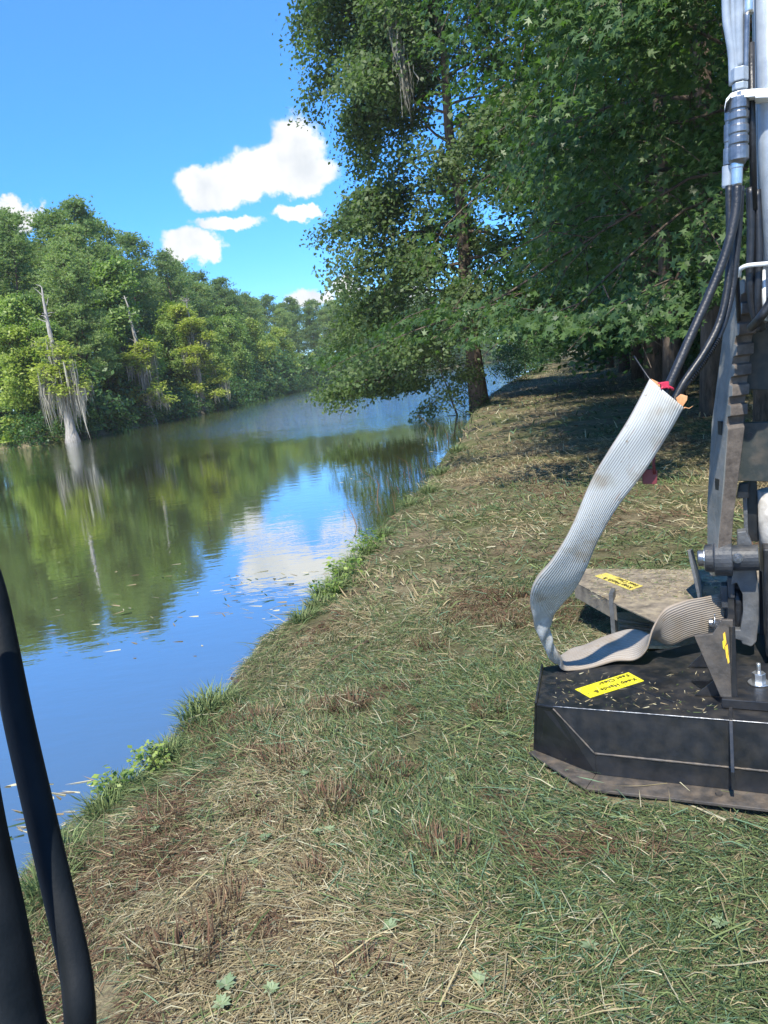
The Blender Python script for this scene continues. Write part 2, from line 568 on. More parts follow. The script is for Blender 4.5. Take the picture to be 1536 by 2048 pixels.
def mat_water():
    m, nt, out = new_mat('lake_water')
    tc = N(nt, 'ShaderNodeTexCoord')
    ge = N(nt, 'ShaderNodeNewGeometry')
    mp = N(nt, 'ShaderNodeMapping')
    mp.inputs['Rotation'].default_value = (0, 0, rad(12))
    mp.inputs['Scale'].default_value = (0.8, 1.6, 1)
    nt.links.new(ge.outputs['Position'], mp.inputs['Vector'])

    def noise(s, d=3, r=0.5):
        n = N(nt, 'ShaderNodeTexNoise')
        n.inputs['Scale'].default_value, n.inputs['Detail'].default_value, n.inputs['Roughness'].default_value = s, d, r
        nt.links.new(mp.outputs[0], n.inputs['Vector'])
        return n
    small, fine = noise(1.6, 3), noise(5.0, 3)
    # a breeze roughens the middle of the lake, the near water is calm
    sx = N(nt, 'ShaderNodeSeparateXYZ')
    nt.links.new(ge.outputs['Position'], sx.inputs[0])
    big = noise(0.045, 3)
    wob = N(nt, 'ShaderNodeMath', operation='MULTIPLY_ADD')
    wob.inputs[1].default_value = 22.0
    nt.links.new(big.outputs['Fac'], wob.inputs[0])
    nt.links.new(sx.outputs['Y'], wob.inputs[2])
    band = N(nt, 'ShaderNodeMapRange', interpolation_type='SMOOTHSTEP')
    band.inputs['From Min'].default_value, band.inputs['From Max'].default_value = 42, 66
    nt.links.new(wob.outputs[0], band.inputs['Value'])
    st = N(nt, 'ShaderNodeMapRange')
    st.inputs['To Min'].default_value, st.inputs['To Max'].default_value = 0.004, 0.06
    nt.links.new(band.outputs[0], st.inputs['Value'])
    b1 = N(nt, 'ShaderNodeBump')
    b1.inputs['Strength'].default_value = 1.0
    d1 = N(nt, 'ShaderNodeMapRange')
    d1.inputs['To Min'].default_value, d1.inputs['To Max'].default_value = 0.0022, 0.085
    nt.links.new(band.outputs[0], d1.inputs['Value'])
    nt.links.new(d1.outputs[0], b1.inputs['Distance'])
    nt.links.new(small.outputs['Fac'], b1.inputs['Height'])
    b2 = N(nt, 'ShaderNodeBump')
    b2.inputs['Strength'].default_value = 1.0
    nt.links.new(st.outputs[0], b2.inputs['Distance'])
    nt.links.new(fine.outputs['Fac'], b2.inputs['Height'])
    b2s = N(nt, 'ShaderNodeMath', operation='MULTIPLY')
    b2s.inputs[1].default_value = 0.35
    nt.links.new(st.outputs[0], b2s.inputs[0])
    nt.links.new(b2s.outputs[0], b2.inputs['Distance'])
    nt.links.new(b1.outputs[0], b2.inputs['Normal'])
    fr = N(nt, 'ShaderNodeFresnel')
    fr.inputs['IOR'].default_value = 2.3
    nt.links.new(b2.outputs[0], fr.inputs['Normal'])
    df = N(nt, 'ShaderNodeBsdfDiffuse')
    df.inputs['Color'].default_value = (0.075, 0.082, 0.034, 1)
    gl = N(nt, 'ShaderNodeBsdfGlossy')
    gl.inputs['Roughness'].default_value = 0.015
    gl.inputs['Color'].default_value = (0.95, 0.97, 1.0, 1)
    nt.links.new(b2.outputs[0], gl.inputs['Normal'])
    lift = N(nt, 'ShaderNodeMapRange')
    lift.inputs['From Max'].default_value = 0.75
    lift.inputs['To Min'].default_value = 0.38
    nt.links.new(fr.outputs[0], lift.inputs['Value'])
    ms = N(nt, 'ShaderNodeMixShader')
    nt.links.new(lift.outputs[0], ms.inputs['Fac'])
    nt.links.new(df.outputs[0], ms.inputs[1]); nt.links.new(gl.outputs[0], ms.inputs[2])
    nt.links.new(ms.outputs[0], out.inputs['Surface'])
    return m


M['ground'] = mat_ground()
M['water'] = mat_water()

# ------------------------------------------------------------------ ground and lake
WATER_Z = -0.55
bank_px = [(60, 1760), (130, 1680), (220, 1590), (330, 1500), (400, 1425), (480, 1372), (500, 1320), (590, 1240), (640, 1182),
           (720, 1110), (790, 1030), (850, 970), (900, 900), (938, 860), (950, 820)]
near = [(-1.9, -60), (-2.6, -12), (-2.4, -4), (-2.25, 0.0), (-2.1, 2.6)] + [tuple(onz(u, v, -0.12)[:2]) for u, v in bank_px] \
    + [(8.0, 50.0), (14.0, 73.0), (22, 102), (34, 148), (62, 250), (85, 330)]
near = [tuple(p) for p in spline(near, 150)]
far = [(70, 345), (55, 326), (21.5, 267), (3.4, 222), (-11, 196), (-18.5, 146), (-20.5, 101), (-22.8, 79), (-25.5, 61.5),
       (-33, 66), (-45, 60), (-68, 52), (-100, 20), (-125, -40), (-120, -90), (-60, -100)]
far = [tuple(p) for p in spline(far, 80)]
LAKE = np.array(near + far)


def lake_sd(x, y):
    """signed distance to the shoreline, positive on land"""
    x = np.asarray(x, float).ravel(); y = np.asarray(y, float).ravel()
    dmin = np.full(x.shape, 1e9)
    inside = np.zeros(x.shape, bool)
    n = len(LAKE)
    for i in range(n):
        ax_, ay_ = LAKE[i]; bx_, by_ = LAKE[(i + 1) % n]
        ex, ey = bx_ - ax_, by_ - ay_
        t = np.clip(((x - ax_) * ex + (y - ay_) * ey) / (ex * ex + ey * ey + 1e-12), 0, 1)
        dmin = np.minimum(dmin, np.hypot(x - ax_ - t * ex, y - ay_ - t * ey))
        if ay_ != by_:
            c = ((ay_ > y) != (by_ > y)) & (x < ex * (y - ay_) / ey + ax_)
            inside ^= c
    return np.where(inside, -dmin, dmin)


def ground_z(x, y, with_s=False):
    x = np.asarray(x, float).ravel(); y = np.asarray(y, float).ravel()
    s = lake_sd(x, y)
    r = np.hypot(x, y)
    s2 = s + (fbm(x * 1.6, y * 1.6, 3) - 0.5) * np.clip(0.5 - 0.003 * r, 0, 0.5) * 0.7
    land = -0.14 * np.exp(-np.clip(s2, 0, None) / 0.5)
    wet = -0.14 + np.clip(s2, None, 0) * 1.3
    z = np.where(s2 > 0, land, np.maximum(wet, -1.6))
    amp = np.clip(1.2 - s2 * 0, 0, 1)
    z = z + (fbm(x * 1.3, y * 1.3, 11) - 0.5) * 0.10 * amp + (fbm(x * 7, y * 7, 21, 3) - 0.5) * 0.035
    # far wood floor rises gently
    z = z + np.where((s > 2) & (r > 45), np.clip(s - 2, 0, 120) * 0.02, 0)
    return (z, s2) if with_s else z


def build_ground():
    rings = [0.0]
    r = 0.6
    while r < 2600:
        rings.append(r); r *= 1.031
    rr_ = np.array(rings[1:])
    a1 = np.linspace(rad(-40), rad(40), 420)
    a2 = np.linspace(rad(40), rad(320), 150)[1:-1]
    ang = np.concatenate([a1, a2])
    na, nr = len(ang), len(rr_)
    X = (rr_[:, None] * np.sin(ang)[None, :]).ravel()
    Y = (rr_[:, None] * np.cos(ang)[None, :]).ravel()
    Z = ground_z(X, Y)
    V = np.stack([X, Y, Z], 1)
    V = np.vstack([V, [0, 0, 0.0]])
    i = np.arange(nr - 1)[:, None] * na
    k = np.arange(na)[None, :]; k2 = (k + 1) % na
    Q = np.stack([i + k, i + na + k, i + na + k2, i + k2], -1).reshape(-1, 4)[:, ::-1]
    T = np.stack([np.full(na, nr * na), np.arange(na), (np.arange(na) + 1) % na], 1)[:, ::-1]
    flat = np.concatenate([Q.ravel(), T.ravel()])
    fl = np.concatenate([np.full(len(Q), 4), np.full(len(T), 3)])
    me = mesh_np('ground', V, flat, fl, M['ground'], smooth=True)
    return tag(link('ground', me), kind='structure')


build_ground()
wm = MB().add([(-700, -700, WATER_Z), (700, -700, WATER_Z), (700, 900, WATER_Z), (-700, 900, WATER_Z)], [(0, 1, 2, 3)]).mesh('water', M['water'])
tag(link('water', wm), kind='structure')

# ------------------------------------------------------------------ foliage
def frames(nrm, rng):
    """tangent frames for an array of normals"""
    nrm = nrm / (np.linalg.norm(nrm, axis=1, keepdims=True) + 1e-9)
    a = rng.normal(size=nrm.shape)
    t = a - (a * nrm).sum(1, keepdims=True) * nrm
    t /= np.linalg.norm(t, axis=1, keepdims=True) + 1e-9
    return nrm, t, np.cross(nrm, t)


QUAD = np.array([(-0.5, 0, 0), (0.0, -0.32, 0.06), (0.5, 0, -0.04), (0.0, 0.32, 0.06)])


def star_shape():
    pts = []
    for k in range(5):
        a = rad(-108 + k * 54)
        ln = [0.42, 0.52, 0.6, 0.52, 0.42][k]
        pts.append((math.cos(a) * ln, math.sin(a) * ln, -0.07))
        if k < 4:
            b = a + rad(27)
            pts.append((math.cos(b) * 0.2, math.sin(b) * 0.2, 0.02))
    pts.append((-0.12, 0, 0.0))
    return np.array(pts)


STAR = star_shape()
TRI = np.array([(0, -0.09, 0), (1, 0, 0), (0, 0.09, 0)])


def leaf_mesh(name, C_, nrm, size, shape, mat, rng, tint=None, tangent=None):
    n = len(C_)
    nn, t, b = frames(nrm, rng)
    if tangent is not None:
        t = tangent / (np.linalg.norm(tangent, axis=1, keepdims=True) + 1e-9)
        b = np.cross(nn, t); b /= np.linalg.norm(b, axis=1, keepdims=True) + 1e-9
        nn = np.cross(t, b)
    k = len(shape)
    V = (C_[:, None, :] + size[:, None, None] * (shape[None, :, 0:1] * t[:, None, :] + shape[None, :, 1:2] * b[:, None, :]
                                                 + shape[None, :, 2:3] * nn[:, None, :])).reshape(-1, 3)
    if tint is None:
        tint = rng.random(n)
    return mesh_np(name, V, np.arange(n * k), np.full(n, k), mat, np.repeat(tint, k, axis=0))


def limb(p0, d0, length, rng, n=6, droop=0.0, wander=0.18):
    pts = [np.array(p0, float)]
    d = np.array(d0, float); d /= np.linalg.norm(d)
    st = length / n
    for i in range(n):
        d = d + rng.normal(size=3) * wander + np.array([0, 0, -droop * (i + 1) / n])
        d /= np.linalg.norm(d)
        pts.append(pts[-1] + d * st)
    return np.array(pts)


def trunk_pts(H, rng, lean=(0, 0), n=9, wob=0.02):
    out = []
    for i in range(n + 1):
        q = i / n
        out.append((lean[0] * q * H + rng.normal() * wob * H * q * 0.4, lean[1] * q * H + rng.normal() * wob * H * q * 0.4, H * q))
    out[0] = (0, 0, 0)
    return np.array(out)


def along(pts, q):
    i = min(int(q * (len(pts) - 1)), len(pts) - 2)
    f = q * (len(pts) - 1) - i
    return pts[i] * (1 - f) + pts[i + 1] * f


def make_broadleaf(seed, H, R, base, leaf, n_leaf, mat, shape=QUAD, r0=0.25, n_limb=22, lean=(0, 0), profile=None, rise=0.35,
                   droop=0.25, clump=0.55, flat=0.5, updir=0.9, bark='bark', sub=5, skew=(0, 0), side=None, zmin=0.25, limb_r=0.36, outw=0.45):
    """returns (trunk mesh, crown mesh), base of the trunk at the origin"""
    rng = np.random.default_rng(seed)
    tp = trunk_pts(H * 0.93, rng, lean)
    mb = MB()
    mb.tube([(p[0], p[1], p[2] - (0.3 if i == 0 else 0)) for i, p in enumerate(tp)],
            [r0 * (1.35 if i == 0 else 1) * (1 - 0.93 * (i / (len(tp) - 1)) ** 0.9) + 0.01 for i in range(len(tp))], 9)
    anch, wts = [], []
    prof = profile or (lambda q: math.sin(math.pi * (0.18 + 0.78 * q)) ** 0.7)
    for k in range(n_limb):
        q = (k + rng.random() * 0.8) / n_limb
        z = base + (H - base) * q
        p0 = along(tp, min(z / (H * 0.93), 0.99))
        az = k * 2.39996 + rng.normal() * 0.3
        if side is not None and rng.random() < side[1]:
            az = side[0] + rng.normal() * 0.75
        L = R * prof(q) * rng.uniform(0.75, 1.15)
        L *= 1 + skew[0] * math.cos(az) + skew[1] * math.sin(az)
        L = max(L, 0.5)
        up = rise * (0.4 + q) + rng.normal() * 0.1
        lp = limb(p0, (math.cos(az), math.sin(az), up), L, rng, 6, droop)
        zl = zmin + 2.6 * rng.random() ** 2 if zmin > 1 else -9
        lp[1:, 2] = np.where(lp[1:, 2] < zl, zl + (lp[1:, 2] - zl) * 0.35, lp[1:, 2])
        rl = max(r0 * limb_r * (1 - 0.7 * q), 0.015)
        mb.tube(lp, np.linspace(rl, 0.012, len(lp)), 5, caps=False)
        for j in range(sub):
            qq = rng.uniform(0.3, 0.95)
            ps = along(lp, qq)
            dd = (along(lp, min(qq + 0.1, 1)) - ps)
            dd = dd / (np.linalg.norm(dd) + 1e-9) + rng.normal(size=3) * np.array([0.8, 0.8, 0.35])
            sp_ = limb(ps, dd, L * rng.uniform(0.22, 0.45), rng, 4, droop * 1.3, 0.2)
            sp_[:, 2] = np.where(sp_[:, 2] < zl, zl + (sp_[:, 2] - zl) * 0.55, sp_[:, 2])
            mb.tube(sp_, np.linspace(rl * 0.4, 0.006, len(sp_)), 4, caps=False)
            for a in (0.35, 0.7, 1.0):
                anch.append(along(sp_, min(a, 0.999))); wts.append(0.7 + 0.5 * rng.random())
        for a in (0.55, 0.75, 0.9, 1.0):
            anch.append(along(lp, min(a, 0.999))); wts.append(0.8)
    anch = np.array(anch); wts = np.array(wts) / np.sum(wts)
    idx = rng.choice(len(anch), n_leaf, p=wts)
    ctone = rng.random(len(anch))
    off = rng.normal(size=(n_leaf, 3)) * clump * np.array([1, 1, flat])
    Cn = anch[idx] + off
    Cn[:, 2] -= 0.12 * (off[:, 0] ** 2 + off[:, 1] ** 2) / max(clump, .1)
    low_ = Cn[:, 2] < zmin
    Cn[low_, 2] = zmin + (Cn[low_, 2] - zmin) * 0.5 if zmin > 1 else zmin
    axis = np.stack([Cn[:, 0] - lean[0] * Cn[:, 2], Cn[:, 1] - lean[1] * Cn[:, 2], np.zeros(n_leaf)], 1)
    axis /= np.linalg.norm(axis, axis=1, keepdims=True) + 1e-6
    nrm = np.array([0, 0, updir]) + axis * outw + rng.normal(size=(n_leaf, 3)) * 0.5
    tint = np.clip(0.55 * ctone[idx] + 0.6 * rng.random(n_leaf) - 0.1, 0, 1)
    cm = leaf_mesh('crown', Cn, nrm, leaf * rng.uniform(0.5, 1.3, n_leaf), shape, mat, rng, tint)
    return mb.mesh('trunk', M[bark]), cm


def make_pine(seed, H, R, base_q=0.42):
    rng = np.random.default_rng(seed)
    tp = trunk_pts(H * 0.97, rng, (rng.normal() * 0.015, rng.normal() * 0.015))
    mb = MB()
    mb.tube([(p[0], p[1], p[2] - (0.3 if i == 0 else 0)) for i, p in enumerate(tp)], [0.26 * (1 - 0.85 * i / (len(tp) - 1)) for i in range(len(tp))], 7)
    cl = []
    nl = 46
    for k in range(nl):
        q = (k + rng.random()) / nl
        z = H * (base_q + (0.98 - base_q) * q)
        p0 = along(tp, min(z / (H * 0.97), 0.99))
        az = k * 2.4 + rng.normal() * 0.4
        L = R * (0.62 + 0.5 * math.sin(math.pi * (0.1 + 0.75 * q)) - 0.62 * q ** 4) * rng.uniform(0.6, 1.1)
        lp = limb(p0, (math.cos(az), math.sin(az), 0.25 + 0.5 * q), L, rng, 5, 0.05, 0.14)
        mb.tube(lp, np.linspace(0.06 * (1 - 0.6 * q), 0.015, len(lp)), 4, caps=False)
        for a in (0.45, 0.7, 0.88, 1.0):
            cl.append(along(lp, min(a, .999)))
            if a > 0.6:
                cl.append(along(lp, min(a, .999)) + rng.normal(size=3) * (0.5, 0.5, 0.25))
    cl.append(tp[-1])
    cl = np.array(cl)
    nt_, nn_ = 13, 7
    T = (cl[:, None, :] + rng.normal(size=(len(cl), nt_, 3)) * np.array([0.5, 0.5, 0.3])).reshape(-1, 3)
    tone = np.repeat(rng.random(len(cl)), nt_)
    D = rng.normal(size=(len(T), nn_, 3)); D[:, :, 2] = np.abs(D[:, :, 2]) * 0.9 + 0.25
    D = D.reshape(-1, 3)
    Cn = np.repeat(T, nn_, axis=0)
    n = len(Cn)
    tint = np.clip(np.repeat(tone, nn_) * 0.55 + 0.55 * rng.random(n), 0, 1)
    shp = TRI * np.array([1, 2.0, 1])
    cm = leaf_mesh('crown', Cn, rng.normal(size=(n, 3)), rng.uniform(0.25, 0.42, n), shp, M['pine'], rng, tint, tangent=D)
    return mb.mesh('trunk', M['bark_pine']), cm


def strands(name, tops, lens, width, mat, rng, per=14, spread=0.25):
    """hanging moss: bundles of thin tapering strips"""
    n = len(tops) * per
    T = np.repeat(tops, per, axis=0) + rng.normal(size=(n, 3)) * np.array([spread, spread, 0.15])
    L = np.repeat(lens, per) * rng.uniform(0.4, 1.1, n)
    az = rng.random(n) * 6.283
    side = np.stack([np.cos(az), np.sin(az), np.zeros(n)], 1) * width * rng.uniform(0.5, 1.3, n)[:, None]
    rows = []
    for q, w_ in ((0, 0.5), (0.3, 1.0), (0.65, 0.8), (1.0, 0.1)):
        c = T + np.array([0, 0, -1.0]) * (L * q)[:, None] + rng.normal(size=(n, 3)) * np.array([0.11, 0.11, 0.05]) * q
        rows += [c - side * w_, c + side * w_]
    V = np.stack(rows, 1).reshape(-1, 3)
    base = np.arange(n)[:, None] * 8
    Q = np.concatenate([base + np.array([0, 1, 3, 2]), base + np.array([2, 3, 5, 4]), base + np.array([4, 5, 7, 6])], 1).reshape(-1)
    return mesh_np(name, V, Q, np.full(n * 3, 4), mat, np.repeat(rng.random(n), 8))


def place_tree(kind, meshes, loc, rz, scale, label, cat, group):
    t = empty(kind, loc, rz)
    t.scale = (scale, scale, scale) if np.isscalar(scale) else scale
    tag(t, label, cat, group)
    link('trunk', meshes[0], t)
    link('crown', meshes[1], t)
    return t


def gz(x, y):
    return float(ground_z([x], [y])[0])


rs = random.Random(11)

# --- the leaning tree that stands at the water's edge
BT = onz(958, 806, -0.05)
bt = make_broadleaf(104, 31, 6.2, 2.8, 0.22, 205000, M['bankleaf'], QUAD, 0.40, 66, (-0.012, 0), rise=0.30, droop=0.24, clump=0.46,
                    flat=0.7, updir=0.55, sub=7, side=(math.pi * 1.25, 0.22), skew=(-0.12, 0), zmin=1.7, limb_r=0.25,
                    profile=lambda q: 1.2 - 0.6 * q)
place_tree('bank_tree', bt, (BT[0], BT[1], gz(BT[0], BT[1])), 0, 1.0,
           'tall dark broadleaf tree with a stout trunk at the near bank, overhanging the lake', 'tree', None)
ds = make_broadleaf(131, 6.5, 3.4, 0.6, 0.2, 6000, M['bankleaf'], QUAD, 0.08, 14, (-0.25, -0.05), rise=0.1, droop=0.5, clump=0.45, updir=0.5)
place_tree('bank_sapling', ds, (BT[0] - 0.9, BT[1] + 0.3, gz(BT[0] - .9, BT[1] + 0.3) - 0.05), 0, 0.75,
           'low leafy sapling drooping over the lake at the foot of the stout bank tree', 'sapling', None)

# --- sweetgums and woodland trees along the right of the mown track
gumA = make_broadleaf(7, 18, 6.2, 3.5, 0.165, 92000, M['gum'], STAR, 0.22, 60, (0, 0), rise=0.28, droop=0.27, clump=0.29, flat=0.28,
                      updir=0.75, sub=7, limb_r=0.16, outw=0.75, side=(math.pi * 1.08, 0.45), zmin=2.7,
                      profile=lambda q: 1.05 - 0.45 * q)
gumB = make_broadleaf(17, 16, 4.6, 2.4, 0.18, 24000, M['gum'], STAR, 0.22, 32, (0, 0), rise=0.3, droop=0.3, clump=0.36, flat=0.35, updir=0.8, limb_r=0.2, outw=0.7, zmin=2.5,
                      sub=7, profile=lambda q: 1.05 - 0.5 * q)
wood1 = make_broadleaf(27, 19, 5.0, 3.0, 0.24, 24000, M['wood'], QUAD, 0.28, 30, clump=0.6)
wood2 = make_broadleaf(37, 21, 4.6, 2.4, 0.26, 24000, M['wood'], QUAD, 0.26, 32, clump=0.65)
shrubm = [make_broadleaf(40 + i, 3.4, 2.0, 0.3, 0.15, 5000, M['wood'], QUAD, 0.05, 16, rise=0.7, droop=0.15, clump=0.38, flat=0.8, updir=0.6)
          for i in range(3)]

shrubf = [make_broadleaf(60 + i, 3.2, 1.9, 0.3, 0.34, 800, M['wood'], QUAD, 0.05, 14, rise=0.7, droop=0.15, clump=0.34, flat=0.8, updir=0.6)
          for i in range(3)]


def gum(x, y, m, rz, s, label, group=None):
    return place_tree('sweetgum', m, (x, y, gz(x, y)), rz, s, label, 'tree', group)


gum(7.3, 14.2, gumA, 0, 1.0, 'sweetgum with dense star-shaped leaves sweeping low over the mown track')
TS = onz(1432, 828, 0)
gum(TS[0], TS[1], gumB, 0.7, 1.45, 'sweetgum with a pale scar on its brown trunk')
sc = MB()
scp = [(-0.05, 0.0), (0.03, 0.03), (0.06, 0.2), (0.03, 0.36), (-0.03, 0.42), (-0.07, 0.2)]
sdir = -np.array([TS[0], TS[1]]) / np.hypot(TS[0], TS[1])
sside = np.array([-sdir[1], sdir[0]])
sc.plate([(TS[0] + sdir[0] * 0.275 + sside[0] * (a - .06), TS[1] + sdir[1] * 0.275 + sside[1] * (a - .06), 0.75 + b) for a, b in scp],
         (-sdir[0] * 0.06, -sdir[1] * 0.06, 0))
M['scar'] = mat_solid('bare_wood', (0.6, 0.52, 0.38), (0.72, 0.64, 0.5), 0.8)
sco = sc.build('bark_scar', M['scar'])
bpy.context.view_layer.update()
par = [o for o in bpy.data.objects if o.get('label', '').startswith('sweetgum with a pale scar')][0]
sco.parent = par
sco.matrix_parent_inverse = par.matrix_world.inverted()

ax_dir = np.array([0.26, 0.966])
rowlab = {'g': 'green woodland tree in the shaded row along the right of the track',
          'b': 'woodland tree set behind the front row along the track'}
for i, (x, y, m, s) in enumerate([(9.0, 5.5, wood1, 1.0),
                                  (10.6, 27, gumB, 1.38), (12.2, 33, wood1, 1.35), (14.2, 41, wood2, 1.0), (16.5, 50, wood1, 1.05), (19, 61, wood2, 1.05),
                                  (22, 73, wood1, 1.1), (25.5, 87, wood2, 1.1), (30.5, 103, wood1, 1.1), (37, 122, wood2, 1.15), (44, 142, wood1, 1.2)]):
    place_tree('woodland_tree', m, (x, y, gz(x, y)), rs.uniform(0, 6.28), s * rs.uniform(0.94, 1.06), rowlab['g'], 'tree', 'trees along the track')
for i in range(20):
    y = 12 + i * 7.2
    x = 10.5 + y * 0.262 + rs.uniform(-1.2, 2.0)
    place_tree('woodland_tree', (wood1, wood2)[i % 2], (x, y, gz(x, y)), rs.uniform(0, 6.28), rs.uniform(0.9, 1.2), rowlab['b'], 'tree', 'trees behind the track row')
for i in range(30):
    y = 19 + i * 2.8 + rs.uniform(-1, 1)
    x = 7.4 + y * 0.262 + rs.uniform(-0.3, 1.8) + (0.6 if y < 18 else 0)
    place_tree('understory_shrub', shrubm[i % 3], (x, y, gz(x, y) - 0.05), rs.uniform(0, 6.28), rs.uniform(0.7, 1.25),
               'leafy shrub in the dark undergrowth below the track trees', 'shrub', 'undergrowth along the track')

# bushes and young trees that close the bank beyond the stout tree
for i, (x, y, m, s_) in enumerate([(10.6, 58, 'b', 0.8), (14.6, 72, 'b', 1.0), (17.4, 83, 'b', 1.1), (20.5, 94, 'b', 1.3), (24.0, 106, 'b', 1.5), (28.5, 121, 't', 0.5), (33.0, 137, 't', 0.6), (38.5, 152, 't', 0.65)]):
    if m == 'b':
        place_tree('bank_bush', shrubm[i % 3], (x, y, gz(x, y) - 0.1), i * 1.3, s_, 'green bush on the bank edge beyond the stout tree', 'bush', 'bushes beyond the stout tree')
    else:
        place_tree('young_tree', wood1, (x, y, gz(x, y) - 0.1), i * 1.3, s_, 'young tree on the bank far beyond the stout tree', 'tree', 'young trees beyond the stout tree')

# --- the wood across the water
pines = [make_pine(200 + i, 24 + i * 0.8, 3.6 + 0.3 * (i % 3), 0.3 + 0.06 * i) for i in range(4)]
decs = [make_broadleaf(300 + i, 15, 3.8, 0.6, 0.34, 15000, M['decid'], QUAD, 0.2, 26, rise=0.5, droop=0.15, clump=0.46, flat=0.7, updir=0.8, sub=5,
                       profile=lambda q: 1.0 - 0.62 * q) for i in range(3)]
decy = [make_broadleaf(320 + i, 14, 3.7, 0.6, 0.34, 15000, M['decid_y'], QUAD, 0.2, 26, rise=0.5, droop=0.15, clump=0.45, flat=0.7, updir=0.8, sub=5,
                       profile=lambda q: 1.0 - 0.6 * q) for i in range(2)]
shore = spline([(-68, 52), (-45, 60), (-33, 66), (-25.5, 62), (-22.8, 79), (-20.5, 101), (-18.5, 146), (-11, 196), (3.4, 222), (21.5, 267), (55, 326), (100, 345)], 400)
seg = np.concatenate([[0], np.cumsum(np.linalg.norm(np.diff(shore, axis=0), axis=1))])


def shore_at(d, inland):
    i = min(np.searchsorted(seg, d), len(shore) - 2)
    p = shore[i]; t = shore[min(i + 3, len(shore) - 1)] - shore[max(i - 3, 0)]
    t = t / np.linalg.norm(t)
    return p + np.array([-t[1], t[0]]) * inland


plab = 'tall dark green pine in the wood across the water'
dlab = 'rounded mid green broadleaf tree on the shore across the water'
ylab = 'bright yellow-green broadleaf tree on the shore across the water'
d = 0.0
while d < seg[-1]:
    near_part = d < 140
    for inl, p in ((9, 0.95), (14, 0.9), (20, 0.9)):
        if rs.random() < p:
            q = shore_at(d + rs.uniform(-2, 2), inl + rs.uniform(-2, 2))
            if lake_sd([q[0]], [q[1]])[0] > 1.5:
                place_tree('pine_tree', pines[rs.randrange(4)], (q[0], q[1], gz(*q)), rs.uniform(0, 6.28), min(1.0, 0.27 * math.hypot(q[0], q[1]) / 25) * rs.uniform(0.74, 0.95), plab, 'tree', 'pines across the water')
    d += 4.6 if near_part else 8.5
d = 1.0
i = 0
while d < seg[-1]:
    q = shore_at(d, rs.uniform(2.0, 5.0))
    yl = (i % 3 == 1) if d > 66 else (rs.random() < 0.15)
    m = decy[i % 2] if yl else decs[i % 3]
    if lake_sd([q[0]], [q[1]])[0] > 0.4:
        place_tree('broadleaf_tree', m, (q[0], q[1], gz(*q) - 0.1), rs.uniform(0, 6.28), rs.uniform(0.5, 1.12) * (0.85 if d < 60 else 1.0), ylab if yl else dlab, 'tree',
                   'yellow-green trees across the water' if yl else 'green trees across the water')
    d += 3.9 if d < 150 else 8.0
    i += 1
# the wood closes the view at the head of the lake
for i in range(46):
    a = i / 45.0
    x = -6 + 110 * a + rs.uniform(-2, 2)
    y = 236 + 128 * a ** 0.8 + (i % 3) * 9 + rs.uniform(-3, 3)
    if lake_sd([x], [y])[0] > 1.0:
        m = (pines[i % 4], decs[i % 3], pines[(i + 1) % 4])[i % 3]
        place_tree('pine_tree' if i % 3 != 1 else 'broadleaf_tree', m, (x, y, gz(x, y) - 1.0), rs.uniform(0, 6.28), rs.uniform(0.9, 1.2),
                   'distant tree in the wood at the head of the lake', 'tree', 'trees at the head of the lake')
for i in range(40):
    q = shore_at(6 + i * 7.2, rs.uniform(2.5, 7.0))
    if lake_sd([q[0]], [q[1]])[0] > 1.0:
        place_tree('understory_shrub', shrubf[i % 3], (q[0], q[1], gz(*q) - 0.2), rs.uniform(0, 6.28), rs.uniform(1.3, 1.9),
                   'dark shrub filling the wood edge across the water', 'shrub', 'shrubs in the wood across the water')
for i in range(64):
    q = shore_at(132 + i * 4.2, rs.uniform(1.0, 5.0))
    if lake_sd([q[0]], [q[1]])[0] > 0.6:
        place_tree('understory_shrub', shrubf[i % 3], (q[0], q[1], gz(*q) - 0.3), rs.uniform(0, 6.28), rs.uniform(1.4, 2.6),
                   'dark shrub filling the wood edge across the water', 'shrub', 'shrubs in the wood across the water')
for i in range(30):
    q = shore_at(2 + i * 3.6, rs.uniform(7, 15))
    if lake_sd([q[0]], [q[1]])[0] > 1.0:
        place_tree('understory_shrub', shrubf[i % 3], (q[0], q[1], gz(*q) - 0.2), rs.uniform(0, 6.28), rs.uniform(1.5, 2.4),
                   'dark shrub filling the wood edge across the water', 'shrub', 'shrubs in the wood across the water')
# bushes right at the far waterline
d = 0.5
while d < 190:
    q = shore_at(d, rs.uniform(-0.5, 0.7))
    place_tree('shore_bush', shrubf[rs.randrange(3)], (q[0], q[1], -0.75), rs.uniform(0, 6.28), rs.uniform(0.35, 1.2),
               'low bush overhanging the far waterline', 'bush', 'bushes along the far waterline')
    d += 1.75


